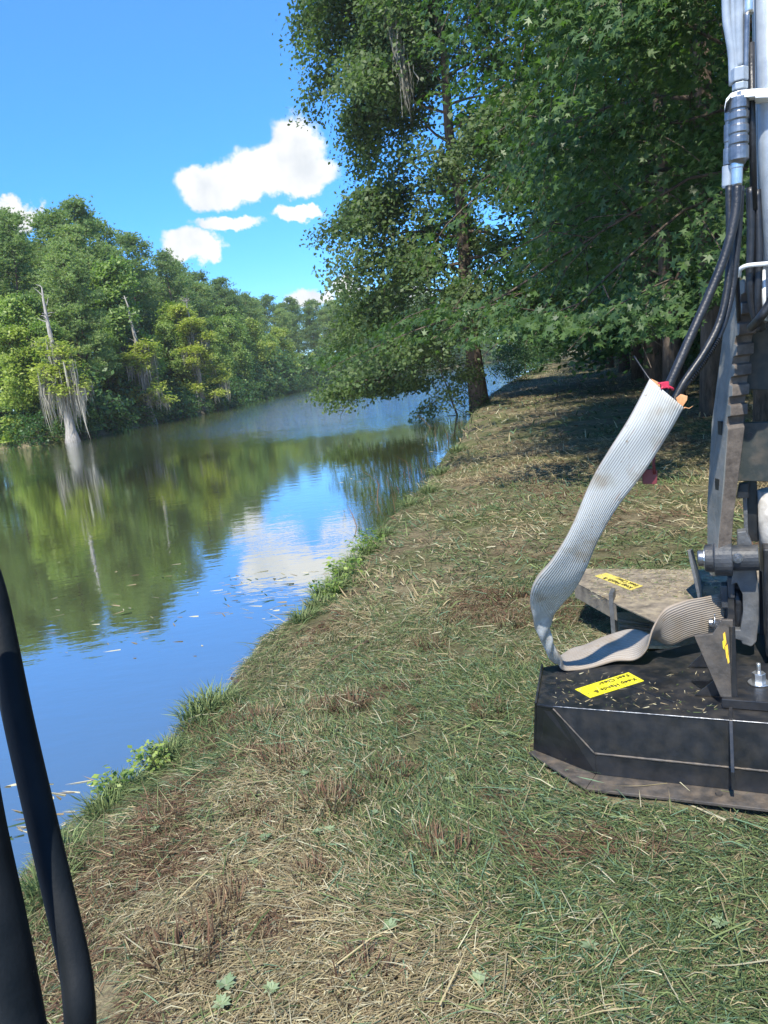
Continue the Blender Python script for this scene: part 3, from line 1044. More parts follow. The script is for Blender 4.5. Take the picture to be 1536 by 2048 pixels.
# --- bald cypresses hung with grey moss, standing at the far waterline
def cypress(name, label, base, H, snag_top, crown_z, R, n_leaf, moss_n, moss_len, seed, pale=True, lean=(0, 0)):
    rng = np.random.default_rng(seed)
    root = empty(name, base)
    tag(root, label, 'tree', None)
    tp = trunk_pts(H, rng, lean, 12, 0.016)
    mb = MB()
    rad_ = [0.95, 0.55, 0.40, 0.34, 0.31, 0.29, 0.27, 0.25, 0.22, 0.19, 0.15, 0.10, 0.05]
    tp2 = [tp[0] + (0, 0, -0.5), tp[0] + (0, 0, 0.5)] + list(tp[1:])
    rr2 = [0.72, 0.5, 0.40] + [0.32, 0.28, 0.26, 0.24, 0.22, 0.20, 0.18, 0.15, 0.12, 0.09, 0.04]
    mb.tube(tp2, rr2, 10)
    anch = []
    for k in range(26):
        q = rng.random()
        z = crown_z[0] + (crown_z[1] - crown_z[0]) * q
        p0 = along(tp, min(z / H, 0.98))
        az = k * 2.4 + rng.normal() * 0.3
        L = R * (1.05 - 0.55 * q) * rng.uniform(0.6, 1.1)
        lp = limb(p0, (math.cos(az), math.sin(az), 0.12), L, rng, 5, 0.06, 0.12)
        mb.tube(lp, np.linspace(0.07, 0.02, len(lp)), 4, caps=False)
        for a in (0.3, 0.5, 0.7, 0.85, 1.0):
            anch.append(along(lp, min(a, .999)))
    for k in range(11):   # dead stubs on the bare top
        z = crown_z[1] + (H - crown_z[1]) * rng.random()
        p0 = along(tp, z / H)
        az = rng.random() * 6.28
        lp = limb(p0, (math.cos(az), math.sin(az), 0.5), rng.uniform(0.4, 1.0), rng, 3)
        mb.tube(lp, [0.05, 0.04, 0.03, 0.01], 4, caps=False)
    link('trunk', mb.mesh('trunk', M['bark_pale']), root)
    anch = np.array(anch)
    idx = rng.integers(0, len(anch), n_leaf)
    Cn = anch[idx] + rng.normal(size=(n_leaf, 3)) * (0.42, 0.42, 0.24)
    nrm = np.array([0, 0, 1.0]) + rng.normal(size=(n_leaf, 3)) * 0.35
    link('crown', leaf_mesh('crown', Cn, nrm, rng.uniform(0.26, 0.55, n_leaf), QUAD * (1, .6, 1), M['cypress'], rng, rng.random(n_leaf)), root)
    mi = rng.integers(0, len(anch), moss_n)
    low = anch[mi]
    mo_ = link('hanging_moss', strands('hanging_moss', low, np.minimum(rng.uniform(0.15, 1, moss_n) ** 1.3 * moss_len, low[:, 2] - 0.2), 0.045, M['moss'], rng), root)
    mo_['kind'] = 'stuff'
    return root


c1 = onz(146, 884, WATER_Z)
cypress('moss_cypress', 'bald cypress with a bleached bare top and heavy grey moss down to the water',
        (c1[0], c1[1], WATER_Z), 12.0, 0, (3.2, 8.0), 2.3, 4200, 60, 4.2, 5, lean=(-0.012, 0))
c2 = onz(268, 852, WATER_Z)
cypress('moss_cypress', 'bald cypress with a thin pale leaning stem above moss-hung yellowing boughs',
        (c2[0] + 2.2, c2[1] - 1, WATER_Z), 13.0, 0, (1.2, 8.0), 3.2, 6500, 50, 3.6, 6, lean=(-0.03, 0))
c3 = onz(385, 828, WATER_Z)
cypress('moss_cypress', 'full yellow-green cypress with thin moss between the thin stemmed one and the broadleaf trees',
        (c3[0] + 1.8, c3[1] - 1, WATER_Z), 14.0, 0, (1.2, 13.5), 4.0, 12000, 44, 3.4, 8)

# moss hanging from the upper branches of the bank tree
mr_ = np.random.default_rng(77)
bt_root = [o for o in bpy.data.objects if o.name == 'bank_tree'][0]
mp0 = P(772, -30, 31) - np.array(bt_root.location)
mo_ = link('hanging_moss', strands('hanging_moss', np.array([mp0 + np.array([0.04 * k, 0, -0.3 * k]) for k in range(12)]), np.linspace(1.4, 2.2, 12), 0.03,
                             M['moss'], mr_, 9, 0.13), bt_root)
mo_['kind'] = 'stuff'

# ------------------------------------------------------------------ machine materials
M['black_paint'] = mat_solid('black_paint', (0.008, 0.010, 0.013), (0.017, 0.019, 0.023), 0.34, 0, 9, 0.06, 40, 0.5, (0.15, 0.125, 0.09), 0.22)
M['dusty_steel'] = mat_solid('dusty_steel', (0.10, 0.085, 0.065), (0.24, 0.20, 0.15), 0.75, 0, 7, 0.3, 60, 0.3, (0.36, 0.30, 0.20), 0.8)
M['lip_steel'] = mat_solid('worn_lip', (0.05, 0.045, 0.04), (0.10, 0.09, 0.08), 0.55, 0.2, 12, 0.3, 50, 0.4, (0.22, 0.17, 0.12), 0.6)
M['grey_cast'] = mat_solid('grey_cast_steel', (0.07, 0.077, 0.084), (0.14, 0.148, 0.155), 0.5, 0.2, 9, 0.3, 45, 0.45, (0.2, 0.17, 0.13), 0.35)
M['dark_cast'] = mat_solid('dark_cast_steel', (0.022, 0.027, 0.033), (0.048, 0.054, 0.062), 0.5, 0.1, 9, 0.3, 45, 0.4, (0.2, 0.17, 0.13), 0.3)
M['thumb_face'] = mat_solid('thumb_grey_paint', (0.085, 0.095, 0.088), (0.155, 0.16, 0.148), 0.7, 0, 7, 0.25, 50, 0.4, (0.25, 0.2, 0.15), 0.4)
M['thumb_edge'] = mat_solid('thumb_worn_edge', (0.06, 0.05, 0.042), (0.14, 0.118, 0.098), 0.7, 0.1, 14, 0.4, 50, 0.3)
M['green_black'] = mat_solid('dark_green_plate', (0.010, 0.018, 0.017), (0.03, 0.036, 0.034), 0.6, 0, 5, 0.15, 50, 0.4, (0.16, 0.12, 0.085), 0.75)
M['arm_paint'] = mat_solid('arm_pale_paint', (0.24, 0.28, 0.32), (0.35, 0.395, 0.435), 0.34, 0.1, 9, 0.1, 30, 0.5, (0.3, 0.27, 0.22), 0.25)
M['white_paint'] = mat_solid('white_paint', (0.66, 0.69, 0.70), (0.78, 0.80, 0.80), 0.4, 0, 5, 0.05, 30, 0.5, (0.35, 0.3, 0.22), 0.3)
M['peeled'] = mat_solid('peeling_white_paint', (0.48, 0.465, 0.43), (0.40, 0.385, 0.35), 0.6, 0, 9, 0.3, 40, 0.4, (0.10, 0.08, 0.06), 0.9)
M['zinc'] = mat_solid('zinc_plate', (0.55, 0.57, 0.58), (0.72, 0.73, 0.72), 0.3, 0.9, 14, 0.1, 60)
M['steel'] = mat_solid('dull_steel', (0.16, 0.165, 0.18), (0.30, 0.31, 0.32), 0.33, 0.85, 14, 0.15, 60)
M['rubber'] = mat_solid('hose_rubber', (0.006, 0.008, 0.011), (0.014, 0.016, 0.02), 0.4, 0, 12, 0.2, 80, 0.5, (0.10, 0.09, 0.08), 0.2)
M['cab_black'] = mat_solid('cab_black_paint', (0.003, 0.0055, 0.008), (0.007, 0.010, 0.013), 0.6, 0, 30, 0.06, 260, 0.16, (0.04, 0.04, 0.04), 0.3)
M['yellow'] = mat_solid('sticker_yellow', (0.68, 0.60, 0.02), (0.74, 0.66, 0.03), 0.45, 0, 6, 0.02)
M['yellow_dusty'] = mat_solid('sticker_dusty_yellow', (0.60, 0.49, 0.06), (0.50, 0.40, 0.12), 0.7, 0, 30, 0.05)
M['orange'] = mat_solid('decal_orange', (0.75, 0.42, 0.03), (0.85, 0.55, 0.06), 0.5, 0, 40, 0.02)
M['ink'] = mat_solid('black_ink', (0.01, 0.01, 0.01), None, 0.5, 0, 6, 0)
M['red'] = mat_solid('red_plastic', (0.42, 0.015, 0.05), (0.5, 0.03, 0.07), 0.45, 0, 8, 0.05)
M['dark_red'] = mat_solid('dark_red_plastic', (0.10, 0.012, 0.018), (0.14, 0.02, 0.025), 0.5, 0, 8, 0.05)
M['liner'] = mat_solid('torn_orange_liner', (0.46, 0.20, 0.08), (0.6, 0.32, 0.15), 0.8, 0, 40, 0.3, 90)


def mat_sleeve():
    m, nt, out = new_mat('ribbed_hose_fabric')
    uv = N(nt, 'ShaderNodeUVMap')
    tc = N(nt, 'ShaderNodeTexCoord')
    wv = N(nt, 'ShaderNodeTexWave', wave_type='BANDS', bands_direction='X', wave_profile='SIN')
    wv.inputs['Scale'].default_value = 5.6
    wv.inputs['Distortion'].default_value = 0.5
    wv.inputs['Detail Scale'].default_value = 3.0
    nt.links.new(uv.outputs[0], wv.inputs['Vector'])
    n1 = N(nt, 'ShaderNodeTexNoise')
    n1.inputs['Scale'].default_value, n1.inputs['Detail'].default_value = 9, 6
    nt.links.new(tc.outputs['Object'], n1.inputs['Vector'])
    cr = N(nt, 'ShaderNodeValToRGB')
    e = cr.color_ramp.elements
    e[0].position, e[0].color = 0.30, (0.34, 0.32, 0.27, 1)
    e[1].position, e[1].color = 0.52, (0.47, 0.49, 0.48, 1)
    nt.links.new(n1.outputs['Fac'], cr.inputs['Fac'])
    # rust streaks and grime that grows along the hose (UV y: 0 at the tied end, 1 at the cutter)
    sy = N(nt, 'ShaderNodeSeparateXYZ')
    nt.links.new(uv.outputs[0], sy.inputs[0])
    gr = N(nt, 'ShaderNodeMapRange', interpolation_type='SMOOTHSTEP')
    gr.inputs['From Min'].default_value, gr.inputs['From Max'].default_value = 0.46, 0.56
    gr.inputs['To Max'].default_value = 0.72
    nt.links.new(sy.outputs['Y'], gr.inputs['Value'])
    m1 = N(nt, 'ShaderNodeMixRGB')
    m1.inputs['Color2'].default_value = (0.27, 0.21, 0.15, 1)
    nt.links.new(gr.outputs[0], m1.inputs['Fac']); nt.links.new(cr.outputs[0], m1.inputs['Color1'])
    mp = N(nt, 'ShaderNodeMapping')
    mp.inputs['Scale'].default_value = (6, 14, 1)
    nt.links.new(uv.outputs[0], mp.inputs['Vector'])
    n2 = N(nt, 'ShaderNodeTexNoise')
    n2.inputs['Scale'].default_value, n2.inputs['Detail'].default_value = 1.7, 5
    nt.links.new(mp.outputs[0], n2.inputs['Vector'])
    st = N(nt, 'ShaderNodeMapRange')
    st.inputs['From Min'].default_value, st.inputs['From Max'].default_value = 0.62, 0.74
    nt.links.new(n2.outputs['Fac'], st.inputs['Value'])
    tp = N(nt, 'ShaderNodeMapRange')
    tp.inputs['From Min'].default_value, tp.inputs['From Max'].default_value = 0.30, 0.05
    tp.inputs['To Max'].default_value = 0.8
    nt.links.new(sy.outputs['Y'], tp.inputs['Value'])
    mu = N(nt, 'ShaderNodeMath', operation='MULTIPLY')
    nt.links.new(st.outputs[0], mu.inputs[0]); nt.links.new(tp.outputs[0], mu.inputs[1])
    m2 = N(nt, 'ShaderNodeMixRGB')
    m2.inputs['Color2'].default_value = (0.33, 0.17, 0.10, 1)
    nt.links.new(mu.outputs[0], m2.inputs['Fac']); nt.links.new(m1.outputs[0], m2.inputs['Color1'])
    # grooves between ribs are darker
    gm = N(nt, 'ShaderNodeMixRGB', blend_type='MULTIPLY')
    gm.inputs['Fac'].default_value = 0.45
    cg = N(nt, 'ShaderNodeValToRGB')
    cg.color_ramp.elements[0].position, cg.color_ramp.elements[0].color = 0.05, (0.42, 0.40, 0.36, 1)
    cg.color_ramp.elements[1].position, cg.color_ramp.elements[1].color = 0.45, (1, 1, 1, 1)
    nt.links.new(wv.outputs['Color'], cg.inputs['Fac'])
    nt.links.new(m2.outputs[0], gm.inputs['Color1']); nt.links.new(cg.outputs[0], gm.inputs['Color2'])
    # tan scuffing along the two folded edges and mud spots
    ed_ = N(nt, 'ShaderNodeMath', operation='SUBTRACT')
    ed_.inputs[1].default_value = 0.5
    nt.links.new(sy.outputs['X'], ed_.inputs[0])
    ea = N(nt, 'ShaderNodeMath', operation='ABSOLUTE')
    nt.links.new(ed_.outputs[0], ea.inputs[0])
    er_ = N(nt, 'ShaderNodeMapRange')
    er_.inputs['From Min'].default_value, er_.inputs['From Max'].default_value = 0.455, 0.5
    er_.inputs['To Max'].default_value = 0.6
    nt.links.new(ea.outputs[0], er_.inputs['Value'])
    n4 = N(nt, 'ShaderNodeTexNoise')
    n4.inputs['Scale'].default_value, n4.inputs['Detail'].default_value = 34, 6
    nt.links.new(tc.outputs['Object'], n4.inputs['Vector'])
    sp4 = N(nt, 'ShaderNodeMapRange')
    sp4.inputs['From Min'].default_value, sp4.inputs['From Max'].default_value = 0.64, 0.72
    sp4.inputs['To Max'].default_value = 0.7
    nt.links.new(n4.outputs['Fac'], sp4.inputs['Value'])
    mxm = N(nt, 'ShaderNodeMath', operation='MAXIMUM')
    nt.links.new(er_.outputs[0], mxm.inputs[0]); nt.links.new(sp4.outputs[0], mxm.inputs[1])
    gm2 = N(nt, 'ShaderNodeMixRGB')
    gm2.inputs['Color2'].default_value = (0.24, 0.18, 0.12, 1)
    nt.links.new(mxm.outputs[0], gm2.inputs['Fac']); nt.links.new(gm.outputs[0], gm2.inputs['Color1'])
    b = N(nt, 'ShaderNodeBsdfPrincipled')
    b.inputs['Roughness'].default_value = 0.75
    b.inputs['Specular IOR Level'].default_value = 0.25
    nt.links.new(gm2.outputs[0], b.inputs['Base Color'])
    bp = N(nt, 'ShaderNodeBump')
    bp.inputs['Strength'].default_value, bp.inputs['Distance'].default_value = 0.6, 0.004
    nt.links.new(wv.outputs['Fac'], bp.inputs['Height'])
    nt.links.new(bp.outputs[0], b.inputs['Normal'])
    nt.links.new(b.outputs[0], out.inputs['Surface'])
    return m


M['sleeve'] = mat_sleeve()

FD = np.array([0.418, 0.908, 0.0])     # the machine's forward
RD = np.array([0.908, -0.418, 0.0])    # the machine's right
UZ = np.array([0, 0, 1.0])


def onplane(u, v, p0, n):
    d = ray(u, v)
    return CAM + d * (np.dot(np.array(p0) - CAM, n) / np.dot(d, n))


def pl(px, p0, thick, n=FD):
    """upright plate traced in the plane through p0, with thickness away from the viewer"""
    return MB().plate([onplane(u, v, p0, n) for u, v in px], np.array(n) * thick)


def weld(a, b, n=14, r=0.007, seed=0):
    rg = random.Random(seed)
    a, b = np.array(a), np.array(b)
    return MB().tube([a + (b - a) * i / n for i in range(n + 1)], [r * rg.uniform(0.75, 1.3) for _ in range(n + 1)], 6)


def hexbolt(mb, c, axis, r, h, stud=0.0, stud_r=None, washer=0.0):
    axis = np.array(axis, float)
    c = np.array(c, float)
    if washer:
        mb.tube([c, c + axis * 0.006], washer, 16, smooth=False)
    mb.tube([c + axis * 0.004, c + axis * h], r, 6, smooth=False)
    if stud:
        mb.tube([c + axis * h * 0.9, c + axis * (h + stud)], stud_r or r * 0.5, 8)
    return mb


# ------------------------------------------------------------------ brush cutter on the ground
ZT = 0.40
cut_c = onz(1480, 1420, 0.0)
cutter = empty('brush_cutter', (cut_c[0], cut_c[1], 0.0))
tag(cutter, 'black steel brush cutter deck with yellow warning stickers on the mown bank', 'brush cutter')


def part(mb, name, mat, parent=None, bevel=0.004, root=None):
    root = root or cutter
    o = mb.build(name, M[mat], None, bevel)
    o.parent = parent or root
    L = root.location.copy()
    for v in o.data.vertices:
        v.co -= L
    return o


def Z(u, v, z):
    return onz(u, v, z)


# front deck
top = [Z(1074, 1408, ZT), Z(1106, 1413, ZT), Z(1460, 1441, ZT), Z(1640, 1455, ZT), Z(1640, 1262, ZT), Z(1450, 1274, ZT), Z(1330, 1298, ZT), Z(1180, 1319, ZT), Z(1087, 1334, ZT)]
deck = part(MB().plate(top, (0, 0, -0.012)), 'deck_plate', 'black_paint', bevel=0.003)
slope_top = [Z(1106, 1413, ZT), Z(1640, 1455, ZT)]
slope_bot = [Z(1190, 1507, 0.17)]
slope_bot.append(slope_bot[0] + (slope_top[1] - slope_top[0]) * 0.98)
e = 0.002
part(MB().plate([slope_top[0] - UZ * e, slope_top[1] - UZ * e, slope_bot[1], slope_bot[0]], FD * 0.012), 'front_slope', 'black_paint', bevel=0)
low_bot = [np.array([slope_bot[0][0], slope_bot[0][1], 0.055]), np.array([slope_bot[1][0], slope_bot[1][1], 0.055])]
part(MB().plate([slope_bot[0] - UZ * e, slope_bot[1] - UZ * e, low_bot[1], low_bot[0]], FD * 0.012), 'front_skirt', 'black_paint', bevel=0)
part(weld(slope_bot[0], slope_bot[1], 70, 0.006), 'weld_seam', 'lip_steel', bevel=0)
el = Z(1069, 1407, ZT); el2 = Z(1069, 1478, 0.12)
part(MB().plate([top[0] - UZ * e, top[1] - UZ * e, slope_bot[0] - RD * .001, low_bot[0] - RD * .001, np.array([el2[0], el2[1], 0.055])],
                FD * 0.012), 'corner_plate', 'black_paint', bevel=0)
part(weld(top[1] - UZ * 0.01 - FD * 0.004, slope_bot[0] - FD * 0.004, 24, 0.0045, 3), 'weld_seam', 'lip_steel', bevel=0)
sidep = [np.array([top[8][0], top[8][1], ZT + 0.02]), np.array([top[0][0], top[0][1], ZT + 0.006]), np.array([el2[0], el2[1], 0.055]), np.array([top[8][0] - .02, top[8][1], 0.055])]
part(MB().plate(sidep, -RD * 0.012), 'side_skirt', 'black_paint', bevel=0.002)
lipo = [Z(1172, 1577, 0.05), Z(1640, 1630, 0.05)]
part(MB().plate([low_bot[0] + FD * .02 - UZ * .002, low_bot[1] + FD * .02 - UZ * .002, lipo[1], lipo[0]], (0, 0, -0.016)), 'skid_lip', 'lip_steel', bevel=0.003)
el3 = np.array([el2[0], el2[1], 0.05])
part(MB().plate([low_bot[0] + FD * .02 - UZ * .004 - RD * .003, lipo[0] - RD * .003, el3 - RD * 0.035 - FD * 0.02, el3 + RD * .02 + FD * .03], (0, 0, -0.014)), 'skid_lip', 'lip_steel', bevel=0.003)
bl = Z(1438, 1588, 0.055)
part(hexbolt(MB(), bl - UZ * 0.006, UZ, 0.017, 0.014), 'bolt', 'lip_steel', bevel=0)
g0 = Z(1458, 1441, ZT)
gp = [g0 + UZ * 0.0, slope_bot[0] + (slope_bot[1] - slope_bot[0]) * 0.53 - FD * 0.02, low_bot[0] + (low_bot[1] - low_bot[0]) * 0.53 - FD * 0.03]
gx = onplane(1458, 1560, g0, RD)
gpoly = [onplane(u, v, g0, RD) for u, v in ((1455, 1418), (1459, 1470), (1460, 1545))]
gd = [g0 + UZ * 0.012 + FD * 0.25, g0 + UZ * 0.012 - FD * 0.02, g0 - UZ * 0.20 - FD * 0.115, g0 - UZ * 0.29 - FD * 0.115, g0 - UZ * 0.26 + FD * 0.02]
part(MB().plate(gd, RD * 0.016), 'rib_plate', 'black_paint', bevel=0.002)
for gu, gv in ((1300, 1428),):
    pass
# paint worn to bright metal along the front edge
part(weld(top[1] + UZ * 0.001 - FD * 0.001, slope_top[1] + UZ * 0.001 - FD * .001, 90, 0.0032, 21), 'worn_edge', 'steel', bevel=0)
# a raised scratch-wide weld crossing the deck top
part(weld(Z(1262, 1372, ZT + .002), Z(1350, 1405, ZT + .002), 18, 0.005, 9), 'weld_seam', 'ink', bevel=0)


def sticker(corners, z, mat, parent, lines):
    """thin printed label lying on a plate; corners: start-bottom, start-top, end-top, end-bottom of the lettering"""
    c = [np.array(q) for q in corners]
    o = part(MB().plate(c, (0, 0, 0.0016)), 'warning_sticker', mat, parent, bevel=0)
    xd = c[3] - c[0]; W_ = np.linalg.norm(xd); xd /= W_
    yd = c[1] - c[0]; yd = yd - xd * np.dot(yd, xd); H_ = np.linalg.norm(yd); yd /= H_
    zd = np.cross(xd, yd)
    shear = np.dot(c[1] - c[0], xd) / H_
    for i, tx in enumerate(lines):
        cu = bpy.data.curves.new('lettering', 'FONT')
        cu.body = tx
        cu.size = min(H_ * 0.48, W_ * 0.9 / (len(lines[0]) * 0.60))
        cu.shear = max(-1, min(1, shear))
        cu.offset = 0.0004
        cu.space_character = 1.05
        cu.extrude = 0.0004
        cu.materials.append(M['ink'])
        t0_ = bpy.data.objects.new('lettering', cu)
        COL.objects.link(t0_)
        bpy.context.view_layer.update()
        lm_ = bpy.data.meshes.new_from_object(t0_.evaluated_get(bpy.context.evaluated_depsgraph_get()))
        bpy.data.objects.remove(t0_)
        bpy.data.curves.remove(cu)
        lm_.name = 'lettering'
        t = link('lettering', lm_)
        p = c[0] + xd * W_ * 0.06 + yd * H_ * (0.58 if i == 0 else 0.12) + zd * 0.0035 + xd * shear * H_ * (0.58 if i == 0 else 0.12)
        m = Matrix(((xd[0], yd[0], zd[0], p[0] - cutter.location[0]), (xd[1], yd[1], zd[1], p[1] - cutter.location[1]), (xd[2], yd[2], zd[2], p[2]), (0, 0, 0, 1)))
        t.parent = o
        t.matrix_local = m
    return o


zs = ZT + 0.0015
sticker([Z(1257, 1345, zs), Z(1288, 1362, zs), Z(1180, 1396, zs), Z(1150, 1379, zs)], zs, 'yellow', deck, ['Keep Hands &', 'Feet Clear'])

# rear wing of the deck, thick with dust and chaff
ZR = 0.40
rw = [Z(1148, 1163, ZR), Z(1232, 1207, ZR), Z(1330, 1252, ZR), Z(1470, 1262, ZR), Z(1640, 1270, ZR), Z(1640, 1140, ZR), Z(1385, 1139, ZR), Z(1165, 1137, ZR)]
wing = part(MB().plate(rw, (0, 0, -0.014)), 'rear_deck_plate', 'dusty_steel', bevel=0.003)
fp = [rw[0] - UZ * .003, rw[1] - UZ * .003, rw[1] - UZ * 0.13, rw[0] - UZ * 0.13]
part(MB().plate(fp, FD * 0.012), 'rear_edge_plate', 'dusty_steel', bevel=0.002)
gq = [Z(1226, 1178, ZR + 0.012), Z(1219, 1196, ZR + .012)]
q0 = onz(1224, 1290, 0.08)
part(MB().plate([np.array([q0[0], q0[1], 0.06]), np.array([q0[0], q0[1], ZR + 0.06]), np.array([q0[0], q0[1], ZR + 0.06]) + FD * 0.14, np.array([q0[0], q0[1], 0.06]) + FD * 0.14], RD * 0.03),
     'gusset_plate', 'grey_cast', bevel=0.003)
# chamber floor plate between the wings, strewn with pale chips
ch = [Z(1228, 1292, 0.12), Z(1228, 1225, 0.12), Z(1480, 1225, 0.12), Z(1480, 1292, 0.12)]
M['chips'] = mat_solid('straw_chaff', (0.36, 0.28, 0.16), (0.55, 0.45, 0.28), 0.9, 0, 40, 0.9, 60)
part(MB().plate(ch, (0, 0, -0.02)), 'chaff_bed', 'chips', bevel=0)
for a, b in (((1240, 1252), (1330, 1262)), ((1238, 1240), (1300, 1250))):
    part(MB().tube([Z(*a, 0.14), Z(*b, 0.15)], 0.012, 6), 'rod', 'dusty_steel', bevel=0)
# upright fin on the rear wing
fz = Z(1398, 1208, ZR)
part(MB().plate([fz, fz + UZ * 0.36 - RD * 0.06 + FD * 0.05, fz + UZ * 0.36 - RD * 0.045 + FD * 0.09, fz + FD * 0.55 - RD * .02, fz + FD * 0.5], RD * 0.02), 'fin_plate', 'grey_cast', bevel=0.002)
zs2 = ZR + 0.0015
sticker([Z(1286, 1172, zs2), Z(1261, 1181, zs2), Z(1189, 1152, zs2), Z(1213, 1146, zs2)], zs2, 'yellow_dusty', wing, ['Keep Hands &', 'Feet Clear'])

# mount: base plate, side cheek, gussets, bolts
mb0 = Z(1443, 1394, ZT + 0.10)
bp_ = [Z(1443, 1398, ZT + 0.05), Z(1640, 1412, ZT + 0.05), Z(1640, 1330, ZT + .05), Z(1462, 1332, ZT + .05)]
base = part(MB().plate(bp_, (0, 0, -0.047)), 'mount_base', 'black_paint', bevel=0.004)
nb = onz(1518, 1366, ZT + 0.052)
nut = part(hexbolt(MB(), nb, UZ, 0.032, 0.055, 0.05, 0.011, 0.052), 'anchor_nut', 'zinc', bevel=0.002)
ck0 = Z(1462, 1394, ZT + 0.05)
part(pl([(1388, 1272), (1426, 1268), (1444, 1240), (1466, 1240), (1464, 1395), (1441, 1394)], ck0, 0.02), 'cheek_plate', 'lip_steel', bevel=0.003)
part(MB().plate([ck0 + UZ * 0.0, ck0 + UZ * 0.36, ck0 + UZ * 0.36 + FD * 0.42, ck0 + FD * 0.42], RD * 0.03), 'web_plate', 'black_paint', bevel=0.003)
for k, (a, b, c) in enumerate([((1376, 1334), (1412, 1300), (1418, 1334)), ((1389, 1391), (1430, 1360), (1440, 1393))]):
    g_p = Z(a[0], a[1], ZT + .003) if k else Z(1376, 1334, ZT + .003)
    part(pl([a, b, c], g_p, 0.014), 'gusset_plate', 'black_paint', bevel=0.001)
# dark housing to the right
hb = Z(1530, 1330, ZT + .05) + FD * 0.22
part(MB().box(hb + RD * 0.28 + UZ * 0.30, (0.27, 0.12, 0.30), (RD, FD, UZ)), 'motor_housing', 'black_paint', bevel=0.01)
# worn warning decal on the cheek plate
dk = [[(1446, 1268), (1450, 1264), (1453, 1285), (1449, 1295)], [(1450, 1294), (1455, 1288), (1457, 1306), (1453, 1318)], [(1454, 1316), (1457, 1308), (1459, 1324), (1456, 1328)],
      [(1445, 1283), (1448, 1280), (1449, 1300), (1446, 1296)]]
for k, poly in enumerate(dk):
    part(pl(poly, ck0 - FD * 0.004, 0.003), 'warning_decal', 'orange' if k < 3 else 'yellow', bevel=0)

# coupler: round plate, hook ear, pivot boss, pins
ce0 = Z(1490, 1330, ZT) + FD * 0.18
cpt = onplane(1466, 1215, ce0, FD)
disc = []
for k in range(20):
    a = 2 * math.pi * k / 20
    disc.append(cpt + RD * 0.075 * math.cos(a) + UZ * 0.165 * math.sin(a))
part(MB().plate(disc, FD * 0.03), 'round_plate', 'dark_cast', bevel=0.004)
ear_px = [(1474, 1064), (1492, 1062), (1503, 1085), (1512, 1130), (1518, 1190), (1518, 1240), (1513, 1284), (1503, 1294), (1484, 1288), (1483, 1282),
          (1457, 1275), (1457, 1258), (1480, 1260), (1486, 1225), (1485, 1190), (1474, 1166), (1462, 1170), (1466, 1140), (1474, 1110)]
ear = part(pl(ear_px, ce0 - FD * 0.10, 0.075), 'hook_ear', 'grey_cast', bevel=0.006)
blk = [(1484, 1195), (1478, 1240), (1474, 1255)]
part(MB().tube([onplane(u, v, ce0 - FD * .03, FD) for u, v in ((1470, 1182), (1478, 1205), (1479, 1235), (1473, 1257))], 0.026, 8), 'rubber_buffer', 'rubber', bevel=0)
for k, (u, v, w_) in enumerate([(1449, 1190, 0.045), (1462, 1172, 0.04)]):
    c0 = onplane(u, v, ce0 - FD * 0.05, FD)
    part(MB().box(c0, (0.018, 0.04, w_ + .02), (RD, FD, UZ)), 'lug', 'dark_cast', bevel=0.008)
pn = onplane(1418, 1246, ce0 - FD * 0.12, FD)
part(MB().tube([pn, pn + RD * 0.02, pn + RD * 0.022, pn + RD * 0.085], [0.026, 0.026, 0.018, 0.018], 14, smooth=False), 'lock_pin', 'steel', bevel=0.002)
ring = [pn + RD * 0.03 + UZ * 0.05 * math.cos(a) - FD * 0.035 * math.sin(a) for a in np.linspace(0.4, 2 * math.pi, 20)]
part(MB().tube(ring, 0.0035, 6), 'pin_clip', 'zinc', bevel=0)
pb = onplane(1434, 1250, ce0 - FD * 0.14, FD)
part(hexbolt(MB(), pb, -FD, 0.02, 0.02, 0.01, 0.01, 0.026), 'bolt', 'steel', bevel=0)

# ------------------------------------------------------------------ excavator (cab edge, arm, thumb)
exc = empty('excavator', (0.5, -0.3, 0.0))
tag(exc, 'excavator with a pale arm, toothed thumb and black cab rail', 'excavator')


def xp(mb, name, mat, parent=None, bevel=0.003):
    return part(mb, name, mat, parent, bevel, exc)


rail = [(-150, 1075, .72), (-95, 1082, .72), (-48, 1112, .71), (-14, 1195, .70), (37, 1440, .68), (92, 1680, .66), (143, 1900, .64), (158, 2000, .63), (160, 2090, .63), (150, 2260, .62)]
xp(MB().tube(spline([P(u, v, t) for u, v, t in rail], 60), 0.0126, 18), 'grab_rail', 'cab_black', bevel=0)
post = [(-120, 1180, .6), (-85, 1400, .6), (-45, 1640, .6), (0, 1850, .6), (38, 2050, .6), (90, 2350, .6)]
pp = [P(u, v, t) for u, v, t in post]
xp(MB().tube(spline(pp, 40), 0.0195, 16), 'cab_post', 'cab_black', bevel=0)

# thumb: thick toothed plate, teeth towards the cab
th_t = 4.05
fr_px = [(1479, 566), (1470, 640), (1460, 720), (1452, 800), (1447, 880), (1444, 960), (1438, 1030), (1432, 1090), (1430, 1125)]
fr = [P(u, v, th_t) for u, v in fr_px]
y0 = fr[-1][1]
fr = [onplane(u, v, (0, y0 + 0.02, 0), np.array([0, 1.0, 0])) for u, v in fr_px]
zs_ = np.array([p[2] for p in fr]); xs_ = np.array([p[0] for p in fr])
DEP = 0.17


def xat(z):
    return float(np.interp(z, zs_[::-1], xs_[::-1]))


